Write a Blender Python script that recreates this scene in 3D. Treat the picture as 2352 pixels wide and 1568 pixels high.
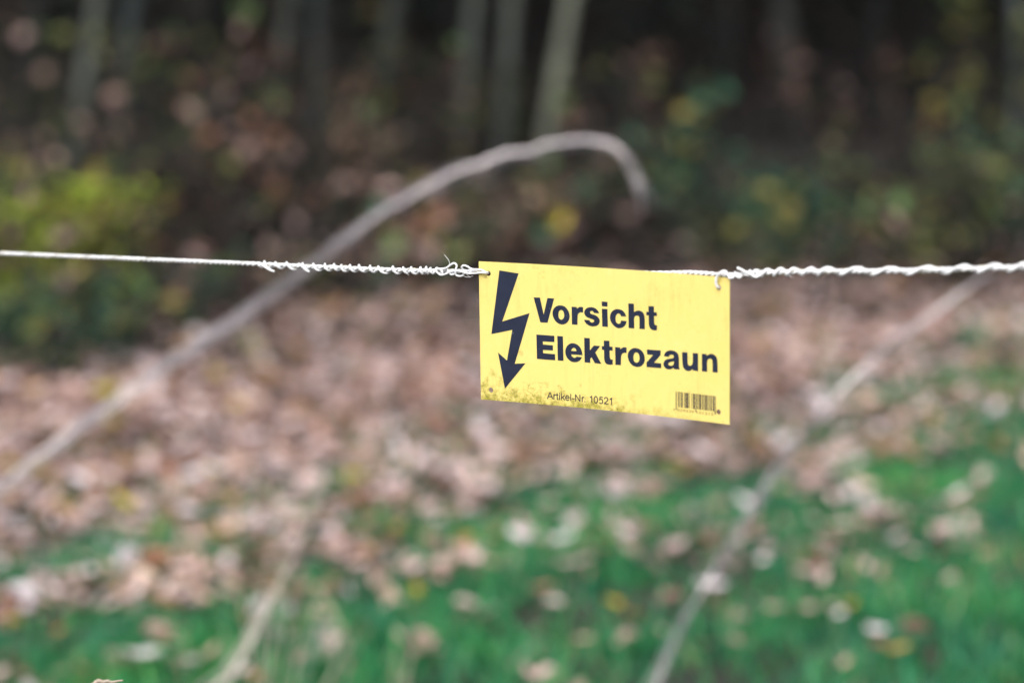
import bpy, math, random
import numpy as np
from mathutils import Vector, Matrix
from mathutils.geometry import tessellate_polygon, delaunay_2d_cdt

random.seed(11)
rng = np.random.default_rng(11)
scene = bpy.context.scene
for o in list(bpy.data.objects):
    bpy.data.objects.remove(o)
C = scene.collection

# ------------------------------------------------------------------ camera
CAM_H = 1.15
PITCH = math.radians(8.3)
cam_data = bpy.data.cameras.new('camera')
cam_data.lens = 85.0
cam_data.sensor_width = 36.0
cam_data.sensor_fit = 'HORIZONTAL'
cam_data.clip_start = 0.05
cam_data.clip_end = 500.0
cam_data.dof.use_dof = True
cam_data.dof.focus_distance = 1.725
cam_data.dof.aperture_fstop = 3.3
cam = bpy.data.objects.new('camera', cam_data)
C.objects.link(cam)
cam.location = (0.0, 0.0, CAM_H)
cam.rotation_euler = (math.pi / 2 - PITCH, 0.0, 0.0)
scene.camera = cam
CAM_M = Matrix.Translation((0, 0, CAM_H)) @ Matrix.Rotation(math.pi / 2 - PITCH, 4, 'X')

# ------------------------------------------------------------------ sky, sun, exposure
SUN_EL, SUN_AZ = math.radians(52), math.radians(205)
world = bpy.data.worlds.new('World')
scene.world = world
world.use_nodes = True
wn, wl = world.node_tree.nodes, world.node_tree.links
for n in list(wn):
    wn.remove(n)
sky = wn.new('ShaderNodeTexSky')
sky.sky_type = 'NISHITA'
sky.sun_disc = False
sky.sun_elevation = SUN_EL
sky.sun_rotation = SUN_AZ
sky.air_density = 1.0
sky.dust_density = 4.0
sky.ozone_density = 1.0
hsv = wn.new('ShaderNodeHueSaturation')        # an overcast sky: nearly colourless
hsv.inputs['Saturation'].default_value = 0.22
bg = wn.new('ShaderNodeBackground')
bg.inputs['Strength'].default_value = 0.15
wo = wn.new('ShaderNodeOutputWorld')
wl.new(sky.outputs[0], hsv.inputs['Color'])
wl.new(hsv.outputs[0], bg.inputs['Color'])
wl.new(bg.outputs[0], wo.inputs['Surface'])

sun_data = bpy.data.lights.new('sun', 'SUN')
sun_data.energy = 1.2
sun_data.angle = math.radians(35)
sun_data.color = (1.0, 0.97, 0.93)
sun = bpy.data.objects.new('sun', sun_data)
C.objects.link(sun)
sd = Vector((math.sin(SUN_AZ) * math.cos(SUN_EL), math.cos(SUN_AZ) * math.cos(SUN_EL), math.sin(SUN_EL)))
sun.rotation_euler = (-sd).to_track_quat('-Z', 'Y').to_euler()

scene.view_settings.view_transform = 'Standard'
scene.view_settings.look = 'None'
scene.view_settings.exposure = 0.85
scene.view_settings.gamma = 1.0
scene.view_settings.use_curve_mapping = False
scene.render.engine = 'CYCLES'
scene.cycles.use_denoising = True
scene.cycles.max_bounces = 4
scene.cycles.diffuse_bounces = 2
scene.cycles.adaptive_threshold = 0.02
scene.cycles.transparent_max_bounces = 4

# ------------------------------------------------------------------ helpers
F_PX = 85.0 / 36.0 * 2352.0          # focal length in pixels of a 2352 px wide picture


def ray(px, py):
    d = Vector(((px - 1176.0) / F_PX, -(py - 784.0) / F_PX, -1.0))
    return (CAM_M.to_3x3() @ d)


def at_depth(px, py, dist):
    """world point seen at that place, dist metres away horizontally (y)."""
    d = ray(px, py)
    return Vector((0, 0, CAM_H)) + d * (dist / d.y)


def terrain(x, y):
    x = np.asarray(x, float)
    y = np.asarray(y, float)
    b = np.clip(y - 9.0, 0, 16)
    z = 0.0062 * b * b + np.clip(y - 25.0, 0, None) * 0.2
    amp = np.clip((y - 3.0) / 8.0, 0.15, 1.0)
    z = z + amp * (0.035 * np.sin(1.7 * x + 0.8 * y) + 0.03 * np.sin(2.9 * y - 1.3 * x + 1.0) + 0.02 * np.sin(5.1 * x + 0.7) * np.sin(4.3 * y))
    return z


def on_ground(px, py, lift=0.0):
    d = ray(px, py)
    t = 2.0
    o = Vector((0, 0, CAM_H))
    for _ in range(4000):
        p = o + d * t
        if p.z <= float(terrain(p.x, p.y)) + lift:
            return p
        t += 0.01
    return p


def tag(o, label=None, category=None, group=None, kind=None):
    if label:
        o['label'] = label
    if category:
        o['category'] = category
    if group:
        o['group'] = group
    if kind:
        o['kind'] = kind
    return o


def empty(name, loc=(0, 0, 0)):
    o = bpy.data.objects.new(name, None)
    o.empty_display_size = 0.05
    C.objects.link(o)
    o.location = loc
    return o


def mesh_obj(name, verts, faces, mat=None, parent=None, smooth=False):
    me = bpy.data.meshes.new(name)
    me.from_pydata([tuple(v) for v in verts], [], faces)
    if smooth:
        me.polygons.foreach_set('use_smooth', [True] * len(me.polygons))
    me.update()
    o = bpy.data.objects.new(name, me)
    if mat:
        me.materials.append(mat)
    if parent:
        o.parent = parent
    C.objects.link(o)
    return o


def big_mesh(name, verts, quads, mat, parent=None, smooth=True, tris=None):
    """numpy verts (n,3) with quads (m,4) and tris (k,3)."""
    me = bpy.data.meshes.new(name)
    verts = np.asarray(verts, np.float32)
    loops = []
    starts = []
    tot = 0
    if quads is not None and len(quads):
        q = np.asarray(quads, np.int32)
        loops.append(q.ravel())
        starts.append(np.arange(len(q)) * 4)
        tot = q.size
    if tris is not None and len(tris):
        t = np.asarray(tris, np.int32)
        loops.append(t.ravel())
        starts.append(np.arange(len(t)) * 3 + tot)
    lp = np.concatenate(loops)
    st = np.concatenate(starts).astype(np.int32)
    me.vertices.add(len(verts))
    me.vertices.foreach_set('co', verts.ravel())
    me.loops.add(len(lp))
    me.loops.foreach_set('vertex_index', lp.astype(np.int32))
    me.polygons.add(len(st))
    me.polygons.foreach_set('loop_start', st)
    if smooth:
        me.polygons.foreach_set('use_smooth', np.ones(len(st), bool))
    me.update(calc_edges=True)
    me.validate()
    me.materials.append(mat)
    o = bpy.data.objects.new(name, me)
    if parent:
        o.parent = parent
    C.objects.link(o)
    return o


def spline(pts, n=8):
    """Catmull-Rom through the points."""
    P = [Vector(p) for p in pts]
    P = [P[0] * 2 - P[1]] + P + [P[-1] * 2 - P[-2]]
    out = []
    for i in range(1, len(P) - 2):
        a, b, c, d = P[i - 1], P[i], P[i + 1], P[i + 2]
        for k in range(n):
            t = k / n
            out.append(0.5 * ((2 * b) + (c - a) * t + (2 * a - 5 * b + 4 * c - d) * t * t + (3 * b - a - 3 * c + d) * t ** 3))
    out.append(P[-2].copy())
    return out


def tube_data(pts, radii, sides=8, base=0):
    pts = [Vector(p) for p in pts]
    n = len(pts)
    verts, faces = [], []
    t0 = (pts[1] - pts[0]).normalized()
    nrm = t0.orthogonal().normalized()
    for i in range(n):
        t = (pts[min(i + 1, n - 1)] - pts[max(i - 1, 0)]).normalized()
        nrm = (nrm - t * nrm.dot(t))
        if nrm.length < 1e-6:
            nrm = t.orthogonal()
        nrm.normalize()
        b = t.cross(nrm)
        r = radii[i] if hasattr(radii, '__len__') else radii
        for k in range(sides):
            a = 2 * math.pi * k / sides
            verts.append(pts[i] + (nrm * math.cos(a) + b * math.sin(a)) * r)
    for i in range(n - 1):
        for k in range(sides):
            k2 = (k + 1) % sides
            faces.append((base + i * sides + k, base + i * sides + k2, base + (i + 1) * sides + k2, base + (i + 1) * sides + k))
    faces.append(tuple(base + k for k in reversed(range(sides))))
    faces.append(tuple(base + (n - 1) * sides + k for k in range(sides)))
    return verts, faces


class Batch:
    def __init__(self):
        self.v, self.f = [], []

    def tube(self, pts, r, sides=8):
        v, f = tube_data(pts, r, sides, len(self.v))
        self.v += v
        self.f += f

    def build(self, name, mat, parent=None, smooth=True):
        return mesh_obj(name, self.v, self.f, mat, parent, smooth)


# ------------------------------------------------------------------ materials
def new_mat(name):
    m = bpy.data.materials.new(name)
    m.use_nodes = True
    nt = m.node_tree
    b = nt.nodes['Principled BSDF']
    return m, nt, b


def N(nt, t, **kw):
    n = nt.nodes.new(t)
    for k, v in kw.items():
        setattr(n, k, v)
    return n


def ramp(nt, stops, interp='LINEAR'):
    r = nt.nodes.new('ShaderNodeValToRGB')
    r.color_ramp.interpolation = interp
    e = r.color_ramp.elements
    while len(e) > 1:
        e.remove(e[-1])
    e[0].position = stops[0][0]
    e[0].color = (*stops[0][1], 1)
    for p, c in stops[1:]:
        x = e.new(p)
        x.color = (*c, 1)
    return r


def noise(nt, scale, detail=4, rough=0.6, vec=None):
    n = nt.nodes.new('ShaderNodeTexNoise')
    n.inputs['Scale'].default_value = scale
    n.inputs['Detail'].default_value = detail
    n.inputs['Roughness'].default_value = rough
    if vec:
        nt.links.new(vec, n.inputs['Vector'])
    return n


def mixc(nt, fac, a, b, mode='MIX'):
    m = nt.nodes.new('ShaderNodeMix')
    m.data_type = 'RGBA'
    m.blend_type = mode
    for s, v in ((0, fac), (6, a), (7, b)):
        if isinstance(v, (int, float)):
            m.inputs[s].default_value = v
        elif isinstance(v, tuple):
            m.inputs[s].default_value = (*v, 1)
        else:
            nt.links.new(v, m.inputs[s])
    return m.outputs[2]


def mth(nt, op, a, b=None, c=None, clamp=False):
    m = nt.nodes.new('ShaderNodeMath')
    m.operation = op
    m.use_clamp = clamp
    for i, v in enumerate((a, b, c)):
        if v is None:
            continue
        if isinstance(v, (int, float)):
            m.inputs[i].default_value = v
        else:
            nt.links.new(v, m.inputs[i])
    return m.outputs[0]


def leafy(name, stops, rough=0.65, translucent=0.25, spec=0.3, mottling=0.35, patch=0.0, pcols=((.50, .66, .92), (1.25, 1.2, .9)), pscale=2.6):
    """leaf material: one colour per leaf (mesh island), slightly mottled, a little light through it."""
    m, nt, b = new_mat(name)
    g = N(nt, 'ShaderNodeNewGeometry')
    r = ramp(nt, stops, 'CONSTANT')
    nt.links.new(g.outputs['Random Per Island'], r.inputs[0])
    tc = N(nt, 'ShaderNodeTexCoord')
    nz = noise(nt, 60, 3, 0.6, tc.outputs['Object'])
    k = mth(nt, 'MULTIPLY_ADD', nz.outputs['Fac'], mottling * 2, 1 - mottling)
    col = mixc(nt, 1.0, r.outputs[0], k, 'MULTIPLY')
    if patch:
        pz = noise(nt, pscale, 3, .6, tc.outputs['Object'])
        col = mixc(nt, mth(nt, 'MULTIPLY_ADD', pz.outputs['Fac'], 3.0, -1.0, clamp=True), mixc(nt, 1.0, col, pcols[0], 'MULTIPLY'), mixc(nt, 1.0, col, pcols[1], 'MULTIPLY'))
    nt.links.new(col, b.inputs['Base Color'])
    b.inputs['Roughness'].default_value = rough
    b.inputs['Specular IOR Level'].default_value = spec
    if translucent > 0:
        tr = N(nt, 'ShaderNodeBsdfTranslucent')
        nt.links.new(col, tr.inputs['Color'])
        mx = N(nt, 'ShaderNodeMixShader')
        mx.inputs[0].default_value = translucent
        nt.links.new(b.outputs[0], mx.inputs[1])
        nt.links.new(tr.outputs[0], mx.inputs[2])
        nt.links.new(mx.outputs[0], nt.nodes['Material Output'].inputs['Surface'])
    return m


def plain_leaf(name, col):
    return leafy(name, [(0.0, col)], translucent=0.15, mottling=0.3)


PALE, TAN, BROWN, DARK = (.72, .55, .52), (.44, .295, .255), (.20, .115, .09), (.05, .036, .032)
ORANGE, YELLOW, RUST, GREYP, PEACH = (.42, .24, .07), (.47, .38, .04), (.33, .15, .09), (.82, .73, .77), (.62, .45, .35)
M_LITTER = leafy('leaf_litter', [(0, PALE), (.20, (.53, .37, .335)), (.38, (.33, .20, .16)), (.49, BROWN), (.58, DARK), (.66, GREYP), (.79, (.33, .16, .105)), (.845, PEACH), (.915, ORANGE), (.95, (.36, .31, .14)), (.975, (.16, .18, .06)), (.988, YELLOW)], translucent=.12, patch=1.0, pcols=((.62, .54, .52), (1.06, 1.05, 1.06)), pscale=2.2)
M_SHADE_LITTER = leafy('shaded_woodland_litter', [(0, (.016, .015, .014)), (.40, (.032, .022, .020)), (.60, (.010, .012, .011)), (.82, (.085, .042, .034)), (.89, (.020, .05, .03)), (.945, (.40, .28, .26)), (.975, (.18, .07, .045)), (.99, (.3, .25, .05))], translucent=.1)  # litter under the trees: their shade is put into the near-black leaf colours
M_LEAF = {'pale': plain_leaf('pale_dry_leaf', PALE), 'tan': plain_leaf('tan_dry_leaf', TAN), 'brown': plain_leaf('brown_dry_leaf', BROWN),
          'orange': plain_leaf('orange_leaf', ORANGE), 'yellow': plain_leaf('yellow_leaf', YELLOW), 'rust': plain_leaf('rust_leaf', RUST),
          'grey': plain_leaf('grey_pink_leaf', GREYP), 'peach': plain_leaf('peach_leaf', PEACH),
          'green': plain_leaf('green_leaf', (.16, .27, .10)), 'olive': plain_leaf('olive_leaf', (.22, .24, .08)), 'ochre': plain_leaf('ochre_leaf', (.30, .25, .07)), 'teal': plain_leaf('blue_green_leaf', (.07, .20, .12)), 'lime': plain_leaf('lime_leaf', (.42, .55, .06)), 'mauve': plain_leaf('mauve_leaf', (.44, .30, .28))}
M_GRASS = leafy('grass', [(0, (.020, .14, .045)), (.20, (.035, .24, .095)), (.45, (.05, .31, .12)), (.68, (.028, .19, .10)), (.80, (.10, .37, .12)), (.93, (.28, .33, .14)), (.97, (.42, .38, .26))], rough=.5, translucent=.3, spec=.4, mottling=.2, patch=1.0)
M_STRAW = leafy('dry_straw', [(0, (.55, .46, .36)), (.4, (.45, .37, .30)), (.75, (.62, .55, .45))], translucent=.2)
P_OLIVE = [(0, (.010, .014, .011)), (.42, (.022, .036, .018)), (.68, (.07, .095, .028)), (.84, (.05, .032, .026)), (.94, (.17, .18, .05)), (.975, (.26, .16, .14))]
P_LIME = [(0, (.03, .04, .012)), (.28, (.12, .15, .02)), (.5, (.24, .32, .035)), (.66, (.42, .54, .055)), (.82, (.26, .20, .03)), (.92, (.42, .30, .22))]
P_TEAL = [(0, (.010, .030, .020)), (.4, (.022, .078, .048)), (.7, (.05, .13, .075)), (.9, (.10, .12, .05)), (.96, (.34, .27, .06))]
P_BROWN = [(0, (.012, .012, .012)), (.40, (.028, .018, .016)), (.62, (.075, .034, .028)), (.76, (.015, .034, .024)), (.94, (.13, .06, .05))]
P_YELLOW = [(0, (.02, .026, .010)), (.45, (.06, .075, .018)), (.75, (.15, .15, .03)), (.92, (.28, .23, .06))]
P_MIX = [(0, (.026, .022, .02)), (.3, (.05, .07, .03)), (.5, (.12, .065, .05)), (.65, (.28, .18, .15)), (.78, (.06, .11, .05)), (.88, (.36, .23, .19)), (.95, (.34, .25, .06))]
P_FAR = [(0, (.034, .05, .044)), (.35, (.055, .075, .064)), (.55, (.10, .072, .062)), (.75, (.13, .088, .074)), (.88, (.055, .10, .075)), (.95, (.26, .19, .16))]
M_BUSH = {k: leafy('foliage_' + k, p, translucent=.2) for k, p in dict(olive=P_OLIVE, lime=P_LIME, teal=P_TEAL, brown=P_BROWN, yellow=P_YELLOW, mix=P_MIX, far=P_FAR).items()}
M_CROWN = leafy('tree_crown_leaves', [(0, (.04, .05, .015)), (.4, (.07, .08, .02)), (.7, (.12, .09, .03)), (.9, (.16, .10, .03))], translucent=.2)


def bark(name, c1, c2, scale=9):
    m, nt, b = new_mat(name)
    tc = N(nt, 'ShaderNodeTexCoord')
    mp = N(nt, 'ShaderNodeMapping')
    mp.inputs['Scale'].default_value = (1, 1, .25)
    nt.links.new(tc.outputs['Object'], mp.inputs[0])
    nz = noise(nt, scale, 6, .65, mp.outputs[0])
    r = ramp(nt, [(.3, c1), (.7, c2)])
    nt.links.new(nz.outputs['Fac'], r.inputs[0])
    nt.links.new(r.outputs[0], b.inputs['Base Color'])
    b.inputs['Roughness'].default_value = .9
    bp = N(nt, 'ShaderNodeBump')
    bp.inputs['Strength'].default_value = .6
    bp.inputs['Distance'].default_value = .01
    nt.links.new(nz.outputs['Fac'], bp.inputs['Height'])
    nt.links.new(bp.outputs[0], b.inputs['Normal'])
    return m


M_BARK = {'pale': bark('pale_bark', (.12, .13, .10), (.27, .285, .22)), 'grey': bark('grey_bark', (.07, .08, .07), (.15, .165, .14)),
          'dark': bark('dark_bark', (.018, .019, .018), (.045, .047, .043)), 'slate': bark('slate_bark', (.035, .045, .045), (.08, .095, .095))}
M_TWIG = bark('twig_bark', (.03, .024, .02), (.09, .07, .06), 30)


def cane_mat(name, c_a, c_b, c_c):
    """dry cane: grey weathered bark with paler and darker stretches along it (vertex attribute 'peel')"""
    m, nt, b = new_mat(name)
    tc = N(nt, 'ShaderNodeTexCoord')
    at = N(nt, 'ShaderNodeAttribute')
    at.attribute_name = 'tone'
    n1 = noise(nt, 18, 3, .6, tc.outputs['Object'])
    n2 = noise(nt, 140, 4, .6, tc.outputs['Object'])
    t_ = mth(nt, 'ADD', at.outputs['Fac'], mth(nt, 'MULTIPLY_ADD', n1.outputs['Fac'], .5, -.25), clamp=True)
    r1 = ramp(nt, [(.05, c_a), (.5, c_b), (.95, c_c)])
    nt.links.new(t_, r1.inputs[0])
    k = mth(nt, 'MULTIPLY_ADD', n2.outputs['Fac'], .7, .65)
    nt.links.new(mixc(nt, 1.0, r1.outputs[0], k, 'MULTIPLY'), b.inputs['Base Color'])
    b.inputs['Roughness'].default_value = .7
    return m


M_CANE = cane_mat('dry_cane', (.10, .09, .095), (.36, .325, .35), (.76, .68, .68))
M_CANE_STRAW = cane_mat('straw_cane', (.33, .28, .25), (.50, .43, .38), (.70, .62, .56))

# ground
M_GROUND, nt, b = new_mat('soil')
tc = N(nt, 'ShaderNodeTexCoord')
n1 = noise(nt, 14, 8, .7, tc.outputs['Object'])
r1 = ramp(nt, [(.3, (.012, .011, .010)), (.5, (.025, .020, .017)), (.7, (.055, .042, .035))])
nt.links.new(n1.outputs['Fac'], r1.inputs[0])
nt.links.new(r1.outputs[0], b.inputs['Base Color'])
b.inputs['Roughness'].default_value = .95
bp = N(nt, 'ShaderNodeBump')
bp.inputs['Strength'].default_value = .8
bp.inputs['Distance'].default_value = .02
nt.links.new(n1.outputs['Fac'], bp.inputs['Height'])
nt.links.new(bp.outputs[0], b.inputs['Normal'])

# twine
M_TWINE, nt, b = new_mat('white_polymer_twine')
tc = N(nt, 'ShaderNodeTexCoord')
n1 = noise(nt, 350, 3, .6, tc.outputs['Object'])
r1 = ramp(nt, [(.3, (.58, .59, .60)), (.6, (.80, .80, .81))])
nt.links.new(n1.outputs['Fac'], r1.inputs[0])
nt.links.new(r1.outputs[0], b.inputs['Base Color'])
b.inputs['Roughness'].default_value = .45

M_WIRE, nt, b = new_mat('steel_conductor')
b.inputs['Base Color'].default_value = (.45, .40, .25, 1)
b.inputs['Metallic'].default_value = .6
b.inputs['Roughness'].default_value = .45

# sign panel: yellow plastic with algae along the lower edge and small flecks
M_PANEL, nt, b = new_mat('yellow_plastic')
tc = N(nt, 'ShaderNodeTexCoord')
sep = N(nt, 'ShaderNodeSeparateXYZ')
nt.links.new(tc.outputs['Object'], sep.inputs[0])
U, V = sep.outputs[0], sep.outputs[1]
nA = noise(nt, 45, 6, .7, tc.outputs['Object'])
nB = noise(nt, 150, 6, .78, tc.outputs['Object'])
nC = noise(nt, 900, 3, .7, tc.outputs['Object'])
nD = noise(nt, 130, 3, .6, tc.outputs['Object'])
yel = mixc(nt, nA.outputs['Fac'], (.71, .565, .145), (.75, .62, .215))
# height of the algae band above the lower edge, taller at the left (metres)
h = mth(nt, 'ADD', V, .1)
top = mth(nt, 'MULTIPLY_ADD', U, -.085, .0195, clamp=False)
top = mth(nt, 'MAXIMUM', top, .004)
top = mth(nt, 'MULTIPLY', top, mth(nt, 'MULTIPLY_ADD', nA.outputs['Fac'], 2.2, -.1))
cov = mth(nt, 'SUBTRACT', 1.0, mth(nt, 'DIVIDE', h, top))          # 1 at the edge, 0 at the band's top
cov = mth(nt, 'ADD', cov, mth(nt, 'MULTIPLY_ADD', nB.outputs['Fac'], 5.2, -2.85))
fade = mth(nt, 'SUBTRACT', 1.0, mth(nt, 'MULTIPLY_ADD', U, 9.0, -.75), clamp=True)
cov = mth(nt, 'MULTIPLY', cov, fade, clamp=True)
alg = mixc(nt, mth(nt, 'MULTIPLY_ADD', nC.outputs['Fac'], 3.0, -1.0, clamp=True), (.075, .065, .012), (.40, .37, .035))
col = mixc(nt, mth(nt, 'MULTIPLY', cov, .88), yel, alg)
# flecks of dirt all over
fl = mth(nt, 'MULTIPLY_ADD', nD.outputs['Fac'], 9.0, -5.9, clamp=True)
fl = mth(nt, 'MULTIPLY', fl, mth(nt, 'MULTIPLY_ADD', nC.outputs['Fac'], 1.6, -.35, clamp=True))
col = mixc(nt, mth(nt, 'MULTIPLY', fl, .75), col, (.32, .24, .05))
# rain streaks, sun fading and a smear of grime under the upper left hole
mp = N(nt, 'ShaderNodeMapping')
mp.inputs['Scale'].default_value = (1.0, .10, 1.0)
nt.links.new(tc.outputs['Object'], mp.inputs[0])
nS = noise(nt, 210, 4, .65, mp.outputs[0])
nW = noise(nt, 22, 5, .7, tc.outputs['Object'])
stv = mth(nt, 'MULTIPLY_ADD', nS.outputs['Fac'], 4.0, -2.15, clamp=True)
stv = mth(nt, 'MULTIPLY', stv, mth(nt, 'MULTIPLY_ADD', nW.outputs['Fac'], 3.0, -1.1, clamp=True))
col = mixc(nt, mth(nt, 'MULTIPLY', stv, .5), col, (.45, .34, .07))
blot = mth(nt, 'MULTIPLY_ADD', nW.outputs['Fac'], 5.0, -2.75, clamp=True)
blot = mth(nt, 'MULTIPLY', blot, mth(nt, 'MULTIPLY_ADD', nB.outputs['Fac'], 3.5, -1.3, clamp=True))
col = mixc(nt, mth(nt, 'MULTIPLY', blot, .55), col, (.50, .38, .07))
fadev = mth(nt, 'MULTIPLY_ADD', nW.outputs['Fac'], -4.0, 1.75, clamp=True)
col = mixc(nt, mth(nt, 'MULTIPLY', fadev, .5), col, (.78, .70, .36))
du, dv = mth(nt, 'MULTIPLY', mth(nt, 'SUBTRACT', U, .0052), .62), mth(nt, 'SUBTRACT', V, -.0112)
dd = mth(nt, 'SQRT', mth(nt, 'ADD', mth(nt, 'MULTIPLY', du, du), mth(nt, 'MULTIPLY', dv, dv)))
sm = mth(nt, 'MULTIPLY_ADD', dd, -900.0, 1.1)
sm = mth(nt, 'ADD', sm, mth(nt, 'MULTIPLY_ADD', nB.outputs['Fac'], 2.0, -.9), clamp=True)
col = mixc(nt, mth(nt, 'MULTIPLY', sm, .6), col, (.22, .19, .04))
nt.links.new(col, b.inputs['Base Color'])
bpn = N(nt, 'ShaderNodeBump')
bpn.inputs['Strength'].default_value = .25
bpn.inputs['Distance'].default_value = .0004
nt.links.new(nW.outputs['Fac'], bpn.inputs['Height'])
nt.links.new(bpn.outputs[0], b.inputs['Normal'])
b.inputs['Roughness'].default_value = .42
b.inputs['Specular IOR Level'].default_value = .35

M_INK, nt, b = new_mat('faded_black_print')
tc = N(nt, 'ShaderNodeTexCoord')
n1 = noise(nt, 70, 4, .6, tc.outputs['Object'])
n2 = noise(nt, 330, 2, .5, tc.outputs['Object'])
c1 = mixc(nt, n1.outputs['Fac'], (.006, .009, .02), (.022, .03, .06))
sp = mth(nt, 'MULTIPLY_ADD', n2.outputs['Fac'], 14, -10.3, clamp=True)
nt.links.new(mixc(nt, mth(nt, 'MULTIPLY', sp, .5), c1, (.25, .32, .42)), b.inputs['Base Color'])
b.inputs['Roughness'].default_value = .6
b.inputs['Specular IOR Level'].default_value = .25
M_INK2, nt, b = new_mat('fine_black_print')
b.inputs['Base Color'].default_value = (.03, .022, .03, 1)
b.inputs['Roughness'].default_value = .5
M_INK3, nt, b = new_mat('worn_fine_print')
b.inputs['Base Color'].default_value = (.30, .22, .06, 1)
b.inputs['Roughness'].default_value = .5
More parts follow.
